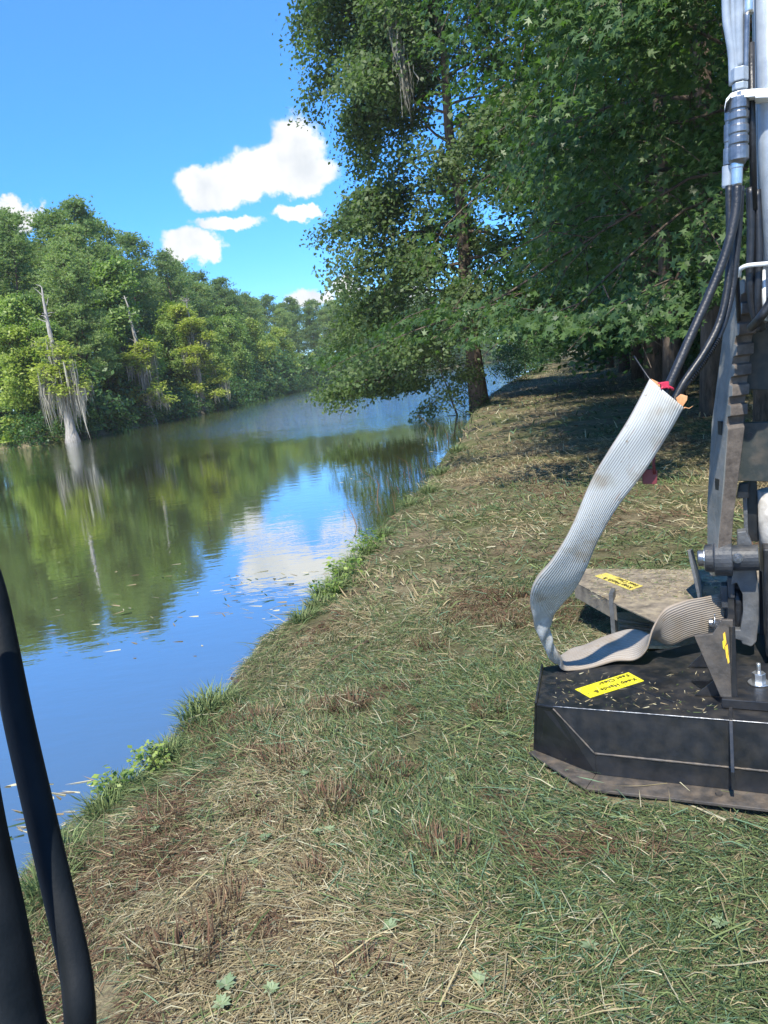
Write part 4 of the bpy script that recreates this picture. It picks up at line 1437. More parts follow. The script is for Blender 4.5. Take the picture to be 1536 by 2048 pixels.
ztop, zbot = zs_[0], zs_[-1]
ztee = onplane(1450, 850, (0, y0, 0), np.array([0, 1.0, 0]))[2]
front = []
nt_ = 7
for k in range(nt_):
    za = ztop - (ztop - ztee) * k / nt_
    zb_ = ztop - (ztop - ztee) * (k + 1) / nt_
    h_ = za - zb_
    front += [(za - 0.02 * h_, -0.034), (za - 0.54 * h_, -0.042), (za - 0.60 * h_, -0.008), (za - 0.95 * h_, -0.002)]
front += [(ztee - 0.02, -0.02), (ztee - 0.3, -0.01), (zbot + 0.25, 0.0), (zbot + 0.03, 0.0)]
back = [(zbot + 0.03, 0.12), (zbot + 0.3, DEP), (ztee, DEP), (ztop - 0.12, DEP * 0.8), (ztop + 0.0, DEP * 0.35), (ztop + 0.015, 0.0)]
outl = front + back
left = [np.array([xat(min(z, ztop)), y0 + dy, z]) for z, dy in outl]
TH = 0.088
n_ = len(outl)
tapr = [TH * (1.0 if z > ztee - .3 else 0.8) for z, _ in outl]
right = [p + np.array([w_, 0, 0]) for p, w_ in zip(left, tapr)]
mbt = MB()
mbt.add(left + right, [tuple(range(n_)), tuple(range(2 * n_ - 1, n_ - 1, -1))] + [(i, i + n_, (i + 1) % n_ + n_, (i + 1) % n_) for i in range(n_)])
thumb = xp(mbt, 'thumb_arm', 'thumb_face', bevel=0.004)
thumb.data.materials.append(M['thumb_edge'])
for i_, p_ in enumerate(thumb.data.polygons):
    if i_ >= 2 and (i_ - 2) < len(front) - 1:
        p_.material_index = 1
for (u, v) in ((1441, 815), (1437, 905)):
    c0 = onplane(u, v, (xat(1.6) - 0.002, 0, 0), np.array([1.0, 0, 0]))
for zz, yy in ((ztee - 0.02, 0.06), (ztee - 0.32, 0.06)):
    c0 = np.array([xat(zz) - 0.002, y0 + yy, zz])
    xp(MB().box(c0, (0.004, 0.02, 0.035)), 'slot', 'ink', thumb, bevel=0)

# pivot at the foot of the thumb
pv = P(1434, 1116, th_t + 0.06)
xp(MB().tube([pv - RD * 0.06, pv - RD * 0.015, pv - RD * 0.012, pv + RD * 0.075], [0.072, 0.076, 0.094, 0.096], 28, smooth=False), 'pivot_boss', 'dark_cast', bevel=0.005)
xp(MB().tube([pv - RD * 0.098, pv - RD * 0.092, pv - RD * 0.05], [0.034, 0.044, 0.044], 20, smooth=True), 'pivot_pin', 'steel', bevel=0.002)
xp(MB().tube([pv - RD * 0.064, pv - RD * 0.058], 0.056, 20, smooth=False), 'washer', 'zinc', bevel=0)
xp(MB().tube([pv + RD * 0.07, pv + RD * 0.20], 0.068, 24, smooth=False), 'pivot_tube', 'dark_cast', bevel=0.004)
pbolt = onplane(1475, 1116, pv - FD * 0.066, FD)
xp(hexbolt(MB(), pbolt, -FD, 0.02, 0.022, 0.008, 0.009, 0.027), 'bolt', 'steel', bevel=0.001)

# cross plates between the thumb and the arm
cp0 = np.array([xat(ztop - 0.3) + 0.06, y0 + 0.05, 0])
o1 = xp(pl([(1484, 600), (1496, 628), (1516, 644), (1560, 650), (1640, 650), (1640, 785), (1472, 778), (1474, 700)], cp0, 0.03), 'cross_plate', 'green_black', bevel=0.004)
o2 = xp(pl([(1462, 846), (1640, 842), (1640, 966), (1470, 962), (1462, 940)], cp0 - FD * 0.02, 0.04), 'hole_plate', 'green_black', bevel=0.004)
hc = onplane(1499, 870, cp0 - FD * 0.0225, FD)
xp(MB().tube([hc, hc + FD * 0.003], 0.014, 16, smooth=False), 'bolt_hole', 'ink', o2, bevel=0)
xp(pl([(1466, 776), (1488, 776), (1490, 850), (1462, 850)], cp0 + FD * 0.03, 0.02), 'brace_plate', 'green_black', bevel=0.003)

# arm linkage below: white rod, dark barrels
ln = onplane(1548, 1060, cp0 + FD * 0.10, FD)
xp(MB().tube([ln + UZ * 0.22, ln - UZ * 0.22], 0.075, 24), 'cylinder_rod', 'peeled', bevel=0)
lb = onplane(1504, 1020, cp0 + FD * 0.16, FD)
xp(MB().box(lb, (0.028, 0.03, 0.17), (RD, FD, UZ)), 'link_bar', 'black_paint', bevel=0.004)
lb2 = onplane(1491, 1030, cp0 + FD * 0.12, FD)
xp(MB().box(lb2, (0.010, 0.03, 0.17), (RD, FD, UZ)), 'link_plate', 'grey_cast', bevel=0.003)
xp(pl([(1462, 962), (1474, 962), (1472, 992), (1464, 1000)], cp0 + FD * 0.02, 0.02), 'grease_bracket', 'zinc', bevel=0.002)
xp(pl([(1478, 968), (1500, 964), (1498, 996), (1472, 998)], cp0 + FD * 0.03, 0.05), 'stop_block', 'black_paint', bevel=0.006)
xp(pl([(1518, 1128), (1640, 1128), (1640, 1420), (1520, 1410)], cp0 + FD * 0.42, 0.03), 'void_backing', 'black_paint', bevel=0.003)  # black sheet added to stand for the shaded void beyond the hook ear

# pale dipper arm and the pipes running down it
a0 = P(1530, 200, 3.3)
arm_px = [(1505, -160), (1512, 250), (1516, 420), (1519, 640), (1640, 652), (1640, -160)]
arm = xp(pl(arm_px, a0 + FD * 0.05, 0.25), 'dipper_arm', 'arm_paint', bevel=0.012)
def arm_pt(u, v, d=0.0):
    return onplane(u, v, a0 + FD * d, FD)
xp(MB().tube([arm_pt(1534, -160, 0.04), arm_pt(1540, 300, 0.04), arm_pt(1548, 640, 0.04)], 0.048, 20), 'thumb_cylinder', 'arm_paint', bevel=0)
for k, (pts, r, mt) in enumerate([
        ([(1449, -160), (1452, 20), (1458, 70), (1464, 110), (1466, 170)], 0.017, 'arm_paint'),
        ([(1474, -160), (1476, 40), (1478, 135)], 0.022, 'arm_paint'),
        ([(1464, -160), (1466, 40), (1470, 110), (1472, 140)], 0.012, 'arm_paint'),
        ([(1496, -160), (1497, 28)], 0.021, 'zinc'),
        ([(1494, 26), (1491, 140)], 0.012, 'steel')]):
    xp(MB().tube(spline([arm_pt(u, v, -0.03 + 0.012 * (k % 2)) for u, v in pts], 24), r, 12), 'hydraulic_pipe', mt, bevel=0)
xp(MB().tube([arm_pt(1502, 86, -0.01), arm_pt(1504, 240, -0.01), arm_pt(1508, 420, 0.0)], 0.0155, 8), 'hydraulic_hose', 'rubber', bevel=0)


def coupling(u0, v0, v1, prof, name, mt, d):
    """turned fitting along a hose: prof = list of (fraction, radius)"""
    a, b = arm_pt(u0, v0, d), arm_pt(u0 - 1, v1, d)
    return xp(MB().tube([a + (b - a) * q for q, _ in prof], [r for _, r in prof], 20, smooth=False), name, mt, bevel=0.001)


xp(MB().tube([arm_pt(1479, 136, -0.05), arm_pt(1479, 164, -0.05)], 0.036, 6, smooth=False), 'hex_nut', 'arm_paint', bevel=0.004)
xp(MB().tube([arm_pt(1480, 166, -0.05), arm_pt(1480, 180, -0.05)], 0.032, 6, smooth=False), 'hex_nut', 'arm_paint', bevel=0.003)
coupling(1478, 186, 330, [(0, .036), (.06, .036), (.07, .041), (.22, .041), (.23, .036), (.26, .036), (.27, .041), (.36, .041), (.38, .036), (.44, .036), (.46, .041),
                          (.55, .041), (.57, .037), (.60, .037), (.61, .041), (.70, .041), (.72, .037), (.74, .037), (.75, .042), (.93, .042), (.97, .030), (1.0, .026)], 'quick_coupling', 'steel', -0.05)
coupling(1474, 326, 376, [(0, .027), (.2, .027), (.22, .025), (.85, .025), (.9, .022), (1, .022)], 'hose_ferrule', 'zinc', -0.05)
coupling(1459, 212, 330, [(0, .020), (.25, .020), (.26, .017), (.3, .017), (.31, .022), (.6, .022), (.62, .019), (.7, .019), (.72, .024), (1, .024)], 'quick_coupling', 'steel', -0.02)
coupling(1457, 332, 376, [(0, .026), (.9, .026), (1, .022)], 'hose_ferrule', 'arm_paint', -0.02)
coupling(1461, 378, 425, [(0, .016), (1, .016)], 'hydraulic_pipe', 'white_paint', -0.02)
# bracket that carries the couplings
bk = [(1449, 214), (1452, 198), (1462, 186), (1480, 180), (1510, 177), (1640, 172)]
bt_, bb_ = [], []
mbk = MB()
pts_top = [arm_pt(u, v, -0.085) for u, v in bk]
for i in range(len(bk) - 1):
    p, q = pts_top[i], pts_top[i + 1]
    hgt = [0.012, 0.014, 0.02, 0.03, 0.036][i]
    mbk.plate([p, q, q - UZ * hgt, p - UZ * hgt], FD * (0.10 + 0.0015 * i))
xp(mbk, 'pipe_bracket', 'white_paint', bevel=0.002)
# white retaining loop by the thumb's tip
lp_ = [arm_pt(u, v, d) for u, v, d in ((1478, 552, -0.0), (1480, 540, -0.03), (1492, 532, -0.05), (1515, 529, -0.05), (1545, 527, -0.04), (1580, 527, 0.1))]
xp(MB().tube(spline(lp_, 30), 0.010, 10), 'retaining_loop', 'white_paint', bevel=0)
xp(MB().tube([arm_pt(1529, 540, 0.02), arm_pt(1531, 640, 0.02)], 0.016, 10), 'hydraulic_pipe', 'white_paint', bevel=0)
# shorter hoses that hang behind the bracket to the arm
for pts, r in ([(1500, 375, 0.0), (1502, 470, 0.0), (1500, 560, 0.0), (1508, 625, 0.03), (1524, 660, 0.06)], 0.018), \
              ([(1514, 380, 0.02), (1518, 500, 0.0), (1516, 600, 0.0), (1522, 660, 0.05)], 0.017), \
              ([(1560, 560, -0.03), (1540, 606, -0.04), (1520, 636, -0.03), (1502, 655, 0.1)], 0.02), \
              ([(1476, 395, 0.0), (1474, 470, 0.02), (1474, 556, 0.05), (1478, 640, 0.2)], 0.011):
    xp(MB().tube(spline([arm_pt(u, v, d) for u, v, d in pts], 30), r, 10), 'hydraulic_hose', 'rubber', bevel=0)
spg = [arm_pt(1475 + math.cos(k * 0.9) * 4.2, 432 + k * 1.25, 0.02 + math.sin(k * .9) * 0.009) for k in range(100)]
xp(MB().tube(spg, 0.003, 4), 'spiral_guard', 'rubber', bevel=0)
# two long hoses from the couplings into the sleeve
h1 = [(1474, 372, 3.27), (1470, 430, 3.28), (1450, 510, 3.30), (1416, 595, 3.32), (1378, 680, 3.33), (1338, 770, 3.34), (1310, 830, 3.36)]
h2 = [(1458, 372, 3.32), (1459, 470, 3.34), (1456, 560, 3.36), (1440, 640, 3.37), (1408, 705, 3.37), (1364, 770, 3.37), (1335, 830, 3.38)]
h3 = [(1482, 372, 3.30), (1476, 470, 3.36), (1464, 580, 3.40), (1440, 665, 3.40), (1400, 730, 3.39), (1352, 795, 3.385), (1335, 840, 3.39)]
for hh, r in ((h1, .020), (h2, .015), (h3, .0155)):
    xp(MB().tube(spline([P(u, v, t) for u, v, t in hh], 50), r, 12), 'hydraulic_hose', 'rubber', bevel=0)
rib_c = spline([P(u, v, t) for u, v, t in h3], 200)[105:150]
mbr = MB()
for k in range(0, len(rib_c) - 1, 2):
    mbr.tube([rib_c[k], rib_c[k] + (rib_c[k + 1] - rib_c[k]) * 0.7], 0.0205, 8)
xp(mbr, 'spiral_guard', 'rubber', bevel=0)

# ------------------------------------------------------------------ white ribbed hose used as a sleeve
A = [(1368, 815, 3.30), (1335, 872, 3.36), (1288, 945, 3.44), (1238, 1010, 3.54), (1197, 1080, 3.66), (1172, 1135, 3.78), (1147, 1182, 3.92), (1112, 1224, 4.08), (1101, 1252, 4.16),
     (1106, 1285, 4.22), (1122, 1316, 4.28), (1129, 1340, 4.33), (1150, 1342, 4.35), (1184, 1334, 4.35), (1228, 1322, 4.34), (1268, 1321, 4.30), (1292, 1300, 4.22), (1308, 1256, 4.17), (1330, 1218, 4.16),
     (1366, 1202, 4.18), (1405, 1195, 4.22), (1446, 1185, 4.27)]
B = [(1299, 757, 3.34), (1260, 832, 3.37), (1216, 902, 3.44), (1180, 966, 3.53), (1140, 1058, 3.64), (1102, 1122, 3.75), (1068, 1164, 3.86), (1060, 1202, 3.98), (1070, 1252, 4.10),
     (1086, 1292, 4.22), (1106, 1322, 4.36), (1120, 1312, 4.52), (1142, 1297, 4.60), (1172, 1289, 4.64), (1218, 1271, 4.62), (1256, 1258, 4.56), (1284, 1262, 4.48), (1312, 1278, 4.38), (1342, 1289, 4.28),
     (1376, 1277, 4.26), (1410, 1268, 4.28), (1446, 1262, 4.32)]
NS = 150
Apts = spline([P(*q) for q in A], NS)
Bpts = spline([P(*q) for q in B], NS)
NC = 28
rgs = np.random.default_rng(4)
Vs, UVs = [], []
for i in range(NS):
    a_, b_ = Apts[i], Bpts[i]
    cen = (a_ + b_) / 2
    wv_ = (a_ - b_) / 2
    tg = (Apts[min(i + 1, NS - 1)] + Bpts[min(i + 1, NS - 1)] - Apts[max(i - 1, 0)] - Bpts[max(i - 1, 0)])
    nv = np.cross(tg, wv_); nv /= np.linalg.norm(nv) + 1e-9
    thk = 0.016 + 0.022 * math.exp(-i / 10.0) + 0.006 * math.sin(i * 0.21)
    for k in range(NC):
        th = 2 * math.pi * k / NC
        cx = math.copysign(abs(math.cos(th)) ** 0.75, math.cos(th))
        sy_ = math.copysign(abs(math.sin(th)) ** 0.8, math.sin(th))
        rip = 0.0035 * math.sin(i * 0.33 + 2.2 * cx) + 0.006 * (float(vnoise(i * 0.16, cx * 2.2 + 7, 5)) - 0.5) + 0.010 * math.exp(-((i - 62) / 9.0) ** 2) * math.sin(i * 0.9 + cx * 3)
        Vs.append(cen + wv_ * cx + nv * (thk * sy_ + rip))
        UVs.append((0.5 + 0.5 * cx, i / (NS - 1)))
Q = [(i * NC + k, i * NC + (k + 1) % NC, (i + 1) * NC + (k + 1) % NC, (i + 1) * NC + k) for i in range(NS - 1) for k in range(NC)]
Q = np.array(Q)
slv = empty('hose_sleeve', tuple(Apts[80]))
tag(slv, 'white ribbed flat hose sleeve looping from the hydraulic hoses down onto the cutter', 'hose sleeve')
smesh = mesh_np('sleeve_body', np.array(Vs) - Apts[80], Q.ravel(), np.full(len(Q), 4), M['sleeve'], smooth=True, uv=np.array(UVs))
so = link('sleeve_body', smesh, slv)
sd = so.modifiers.new('wall', 'SOLIDIFY'); sd.thickness = 0.004; sd.offset = -1
# torn orange lining showing at the open end
for poly, off in (([(1352, 796), (1362, 788), (1375, 792), (1374, 800), (1366, 812), (1360, 818)], 0.004), ([(1302, 757), (1316, 764), (1326, 772), (1318, 774), (1308, 768)], 0.004)):
    w_ = MB().plate([P(u, v, 3.33) for u, v in poly], ray(768, 1024) * 0.006)
    part(w_, 'torn_lining', 'liner', None, 0, slv)
part(MB().tube([P(1360, 822, 3.31), P(1370, 815, 3.31), P(1378, 817, 3.31), P(1386, 812, 3.31)], [0.004, 0.003, 0.002, 0.001], 5), 'loose_thread', 'liner', None, 0, slv)
# red cable tie knotted round the hose
tie = empty('cable_tie', tuple(P(1330, 770, 3.30)))
tag(tie, 'bright red cable tie knotted round the hose at the sleeve mouth', 'cable tie')
hh_c = P(1334, 774, 3.338)
hd = P(1310, 830, 3.36) - P(1338, 770, 3.34); hd /= np.linalg.norm(hd)
xs0 = np.cross(hd, [0, 0, 1.0]); xs0 /= np.linalg.norm(xs0); ys0 = np.cross(hd, xs0)
part(MB().tube([hh_c + 0.027 * (xs0 * math.cos(a) + ys0 * math.sin(a)) for a in np.linspace(0, 2 * math.pi, 21)], 0.006, 6), 'loop', 'red', None, 0, tie)
kc = P(1329, 770, 3.30)
part(MB().box(kc, (0.017, 0.010, 0.014)), 'tie_head', 'red', None, 0.003, tie)
for q in ((1316, 766), (1322, 778), (1338, 777)):
    part(MB().tube([kc, P(*q, 3.29)], [0.006, 0.003], 6), 'tail', 'red', None, 0, tie)
# thin dark cord trailing away from the sleeve mouth, and the red tag hanging below
cord = MB().tube(spline([P(1306, 768, 3.33), P(1290, 745, 3.36), P(1268, 712, 3.42)], 12), 0.0035, 6)
part(cord, 'cord_end', 'rubber', None, 0, slv)
tagr = empty('plastic_tag', tuple(P(1308, 905, 3.45)))
tag(tagr, 'dark red plastic tag hanging on a strap below the sleeve', 'tag')
tp0 = P(1300, 950, 3.5)
part(pl([(1284, 940), (1306, 938), (1315, 941), (1314, 967), (1309, 969), (1285, 968)], tp0, 0.006), 'tag_plate', 'dark_red', None, 0.002, tagr)
part(MB().tube([onplane(u, v, tp0, FD) for u, v in ((1309, 948), (1307, 925), (1310, 908), (1311, 885))], [0.008, 0.007, 0.004, 0.004], 8), 'strap', 'dark_red', None, 0, tagr)

# ------------------------------------------------------------------ mown grass, clippings, bank plants
M['rosette'] = mat_leaf('leaf_rosette', (0.15, 0.22, 0.10), (0.27, 0.33, 0.2), 0.2, 0.6)
def blades(name, X, Y, Zb, az, length, width, pitch, curl, color, mat, rng):
    """three-row tapering blades; pitch = angle above the ground"""
    n = len(X)
    d = np.stack([np.cos(az), np.sin(az), np.zeros(n)], 1)
    s = np.stack([-np.sin(az), np.cos(az), np.zeros(n)], 1) * (width * 0.5)[:, None]
    tw = rng.normal(size=n) * 0.4
    s[:, 2] = tw * width * 0.5
    c0 = np.stack([X, Y, Zb], 1)
    up = np.array([0, 0, 1.0])
    c1 = c0 + d * (length * 0.5 * np.cos(pitch))[:, None] + up * (length * 0.5 * np.sin(pitch))[:, None]
    p2 = pitch - curl
    c2 = c1 + d * (length * 0.5 * np.cos(p2))[:, None] + up * (length * 0.5 * np.sin(p2))[:, None]
    V = np.stack([c0 - s, c0 + s, c1 - s * 0.85, c1 + s * 0.85, c2], 1).reshape(-1, 3)
    b = np.arange(n)[:, None] * 5
    flat = np.concatenate([b + np.array([0, 1, 3, 2]), b + np.array([2, 3, 4])], 1).ravel()
    fl = np.tile(np.array([4, 3]), n)
    return mesh_np(name, V, flat, fl, mat, np.repeat(color, 5, axis=0))


STRAW = np.array([0.42, 0.35, 0.19]); PALE = np.array([0.50, 0.46, 0.30]); TAN = np.array([0.27, 0.21, 0.12])
BROWN = np.array([0.13, 0.075, 0.045]); GREEN = np.array([0.12, 0.165, 0.06]); LGREEN = np.array([0.21, 0.26, 0.10]); DGREEN = np.array([0.045, 0.085, 0.03])
BGREEN = np.array([0.16, 0.26, 0.15])


def patch_colors(X, Y, rng):
    """mown bank: dry thatch, green regrowth and brown stubble in patches"""
    g = fbm(X * 0.55 + 3, Y * 0.42 + 9, 31, 4)          # greenness
    br = fbm(X * 1.5 + 40, Y * 1.3, 51, 3)              # brown stubble patches
    s = lake_sd(X, Y)
    gx = np.clip((g - 0.46) * 3.4 + 0.17 + 0.08 * np.clip(X - 0.4, -1, 2) + 0.42 * np.clip((4.2 - Y) / 1.6, 0, 1) * np.clip(X + 1.2, 0, 1), 0.05, 0.85)
    u = rng.random(len(X))
    pal = np.empty((len(X), 3))
    dry = np.stack([STRAW, PALE, TAN, TAN * 1.2, STRAW * 0.8])[rng.integers(0, 5, len(X))]
    grn = np.stack([GREEN, LGREEN, DGREEN, GREEN * 0.9, BGREEN * 0.9])[rng.integers(0, 5, len(X))]
    pal[:] = np.where((u < gx)[:, None], grn, dry)
    bsel = (br > 0.64) & (rng.random(len(X)) < 0.5)
    pal[bsel] = BROWN * rng.uniform(0.7, 1.8, (bsel.sum(), 1))
    edge = (s < 0.35) & (rng.random(len(X)) < 0.6)
    pal[edge] = np.stack([GREEN, LGREEN * 0.9, DGREEN])[rng.integers(0, 3, edge.sum())]
    return pal * rng.uniform(0.6, 1.15, (len(X), 1)), gx


def sample_view(n, d0, d1, rng, power=1.0):
    """random ground points between two distances inside (a little beyond) the field of view"""
    r = d0 + (d1 - d0) * rng.random(n) ** power
    a = rng.uniform(rad(-36), rad(36), n)
    x, y = r * np.sin(a), r * np.cos(a)
    return x, y


def grass_layer(name, n, d0, d1, lmin, lmax, wmin, wmax, seed, pitch_mu, pitch_sd, power=0.7, kindlabel=None, green_only=False):
    rng = np.random.default_rng(seed)
    X, Y = sample_view(n, d0, d1, rng, power)
    Zb, s = ground_z(X, Y, True)
    thin = fbm(X * 2.3, Y * 2.3, 71, 3)
    keep = (s > -0.12) & (thin > 0.29 + rng.normal(size=len(X)) * 0.05)
    keep &= X < 5.6 + Y * 0.262 + 1.5
    a_ = np.stack([X - lipo[0][0], Y - lipo[0][1]], 1)
    u_, v_ = a_ @ RD[:2], a_ @ FD[:2]
    keep &= ~((v_ > -0.035) & (v_ < 0.9) & (u_ > -0.06 - np.clip(v_, -0.04, 0.36) * 0.9))
    X, Y, Zb = X[keep], Y[keep], Zb[keep]
    n = len(X)
    col, gx = patch_colors(X, Y, rng)
    if green_only:
        col = np.stack([GREEN, LGREEN, DGREEN, GREEN])[rng.integers(0, 4, n)] * rng.uniform(0.7, 1.2, (n, 1))
        k2 = rng.random(n) < gx
        X, Y, Zb, col = X[k2], Y[k2], Zb[k2], col[k2]
        n = len(X)
    az = rng.random(n) * 2 * math.pi
    # cut stems lie combed in drifts
    dr = fbm(X * 0.8, Y * 0.8, 91, 2) * 6.28
    az = np.where(rng.random(n) < 0.55, dr + rng.normal(size=n) * 0.5, az)
    L = rng.uniform(lmin, lmax, n) * rng.choice([0.6, 1.0, 1.0, 1.5], n)
    w_ = rng.uniform(wmin, wmax, n)
    pitch = np.clip(rng.normal(pitch_mu, pitch_sd, n), -0.15, 1.4)
    me = blades(name, X, Y, Zb + 0.004 + rng.random(n) * 0.02, az, L, w_, pitch, rng.normal(0.35, 0.35, n), col, M['blade'], rng)
    o = link(name, me)
    tag(o, kindlabel, 'grass', None, 'stuff')
    return o


grass_layer('cut_grass', 250000, 1.7, 7.5, 0.035, 0.12, 0.002, 0.0046, 1, 0.10, 0.22, 0.75, 'dry cut grass clippings strewn over the near bank')
grass_layer('cut_grass', 90000, 6.5, 20, 0.07, 0.19, 0.006, 0.014, 2, 0.22, 0.3, 0.8, 'mown dry and green grass over the middle of the bank')
grass_layer('cut_grass', 45000, 18, 90, 0.12, 0.30, 0.018, 0.05, 3, 0.4, 0.35, 0.8, 'mown grass on the far stretch of the track')
grass_layer('green_grass', 12000, 1.7, 9, 0.03, 0.09, 0.003, 0.007, 4, 0.75, 0.35, 0.8, 'short green blades sprouting through the clippings', True)

# longer cut stalks and reed leaves on top of the clippings
rng = np.random.default_rng(8)
X, Y = sample_view(1500, 1.8, 9, rng, 0.8)
Zb, s = ground_z(X, Y, True)
keep = s > 0.1
X, Y, Zb = X[keep], Y[keep], Zb[keep]
n = len(X)
cols = np.stack([PALE * .9, STRAW, LGREEN * 1.1, BGREEN, LGREEN, GREEN])[rng.integers(0, 6, n)] * rng.uniform(0.75, 1.1, (n, 1))
me = blades('cut_stalks', X, Y, Zb + 0.02 + rng.random(n) * 0.03, rng.random(n) * 6.283, rng.uniform(0.10, 0.38, n), rng.uniform(0.003, 0.0065, n), rng.normal(0.03, 0.09, n),
            rng.normal(0.05, 0.12, n), cols, M['blade'], rng)
tag(link('cut_stalks', me), 'long pale and green cut stalks lying over the clippings', 'stalks', None, 'stuff')

# chaff and chips lying on the cutter deck
n = 190
uu_ = rng.uniform(1110, 1430, n)
uu, vv = uu_, 1338 + (1413 + (uu_ - 1106) * 0.079 - 1346) * rng.random(n) ** 0.7
pts = np.array([onz(a, b, ZT) for a, b in zip(uu, vv)])
rear = np.array([onz(a, b, ZR) for a, b in zip(rng.uniform(1180, 1440, 1500), 1139 + 60 * rng.random(1500) ** 1.6)])
pts = np.vstack([pts, rear])
n = len(pts)
cols = np.stack([PALE, STRAW, TAN, GREEN])[rng.integers(0, 4, n)]
me = blades('chaff', pts[:, 0], pts[:, 1], pts[:, 2] + 0.003, rng.random(n) * 6.28, rng.uniform(0.01, 0.05, n), rng.uniform(0.002, 0.005, n), rng.normal(0.02, 0.05, n), np.zeros(n), cols, M['blade'], rng)
tag(link('chaff', me), 'bits of dry chaff scattered on the cutter deck', 'chaff', None, 'stuff')


# separate tufts: cut brown stubble and green clumps along the edge
def tuft_mesh(name, seed, n, spread, lmin, lmax, w_, cols, pitch_mu, pitch_sd, curl):
    r = np.random.default_rng(seed)
    a = r.random(n) * 6.283
    q = np.sqrt(r.random(n)) * spread
    c = np.array(cols)[r.integers(0, len(cols), n)] * r.uniform(0.7, 1.25, (n, 1))
    az = a + r.normal(size=n) * 0.6
    return blades(name, q * np.cos(a), q * np.sin(a), np.full(n, -0.01), az, r.uniform(lmin, lmax, n), r.uniform(0.6, 1.3, n) * w_, np.clip(r.normal(pitch_mu, pitch_sd, n), 0.1, 1.5),
                  r.normal(curl, 0.25, n), c, M['blade'], r)


stub = [tuft_mesh('stubble_tuft', 500 + i, 130, 0.11, 0.05, 0.13, 0.006, [BROWN, BROWN * 1.5, TAN * 0.8, BROWN * 0.7], 1.0, 0.3, 0.15) for i in range(3)]
clump = [tuft_mesh('grass_clump', 520 + i, 190, 0.16, 0.16, 0.36, 0.010, [GREEN * 1.1, LGREEN, DGREEN, LGREEN * 0.9], 1.05, 0.3, 0.6) for i in range(3)]
for i, (u, v) in enumerate([(470, 1425), (520, 1435), (640, 1420), (610, 1285), (700, 1412), (500, 1615), (540, 1660), (650, 1610), (690, 1600), (310, 1700), (290, 1890), (430, 1830), (470, 1790), (160, 1700),
                            (860, 1290), (980, 1430), (850, 1690), (900, 1720), (720, 1970), (1290, 1720), (900, 1240), (1010, 1250), (1030, 1190), (330, 1640), (570, 1520), (780, 1545), (620, 1750), (370, 1920)]):
    p = onz(u, v, 0)
    o = link('stubble_tuft', stub[i % 3], None, (p[0], p[1], gz(p[0], p[1])))
    o.rotation_euler = (0, 0, i * 1.3)
    sc_ = 0.8 + 0.5 * ((i * 37) % 10) / 10
    o.scale = (sc_, sc_, sc_)
    tag(o, 'cut brown stubble tuft among the clippings', 'tuft', 'brown stubble tufts on the bank')
for i, (u, v, sc_) in enumerate([(420, 1425, 1.15), (395, 1445, 1.0), (445, 1415, .9), (330, 1510, 0.8), (655, 1195, 1.2), (680, 1180, 1.1), (640, 1220, 1.0), (610, 1250, 0.9), (710, 1125, .9), (690, 1150, 1.0), (740, 1110, 1.0),
                                 (250, 1585, 0.8), (210, 1625, 0.8), (100, 1790, 0.9), (130, 1730, 0.8), (860, 990, 1.2), (880, 950, 1.3), (770, 1075, .9), (915, 905, 1.6), (820, 1015, 1.0)]):
    p = onz(u, v, -0.12)
    o = link('grass_clump', clump[i % 3], None, (p[0], p[1], gz(p[0], p[1])))
    o.rotation_euler = (0, 0, i * 2.1)
    o.scale = (sc_ * .75, sc_ * .75, sc_ * .6)
    tag(o, 'green grass clump leaning over the water from the bank edge', 'grass clump', 'green clumps along the bank edge')

# broad-leaved weeds at the edge
wr = np.random.default_rng(15)
wv_n = 130
az = wr.random(wv_n) * 6.283; rr_ = np.sqrt(wr.random(wv_n)) * 0.22
Cw = np.stack([rr_ * np.cos(az), rr_ * np.sin(az), 0.05 + wr.random(wv_n) * 0.28], 1)
weedm = leaf_mesh('weed', Cw, np.array([0, 0, 1.0]) + wr.normal(size=(wv_n, 3)) * 0.5, wr.uniform(0.04, 0.09, wv_n), QUAD, M['decid'], wr)
wst = MB()
for k in range(9):
    a = k * 2.4
    wst.tube([(0.02 * math.cos(a), 0.02 * math.sin(a), -0.03), (0.07 * math.cos(a), 0.07 * math.sin(a), 0.14), (0.15 * math.cos(a), 0.15 * math.sin(a), 0.29)], [0.005, 0.004, 0.002], 5)
wst.tube([(0, 0, -0.05), (0, 0, 0.02)], [0.03, 0.02], 6)
M['stem'] = mat_solid('green_stem', (0.07, 0.10, 0.03), (0.12, 0.14, 0.05), 0.6)
wstm = wst.mesh('stem', M['stem'])
for i, (u, v, s_) in enumerate([(690, 1165, 1.0), (725, 1110, .9), (655, 1200, .8), (300, 1535, .6), (230, 1590, .6), (745, 1095, .9)]):
    p = onz(u, v, -0.12)
    o = empty('weed', (p[0], p[1], gz(p[0], p[1])), i * 1.7)
    o.scale = (s_, s_, s_ * 0.8)
    link('stem', wstm, o)
    link('foliage', weedm, o)['kind'] = 'stuff'
    tag(o, 'leafy green weed growing on the bank edge', 'weed', 'weeds along the bank edge')

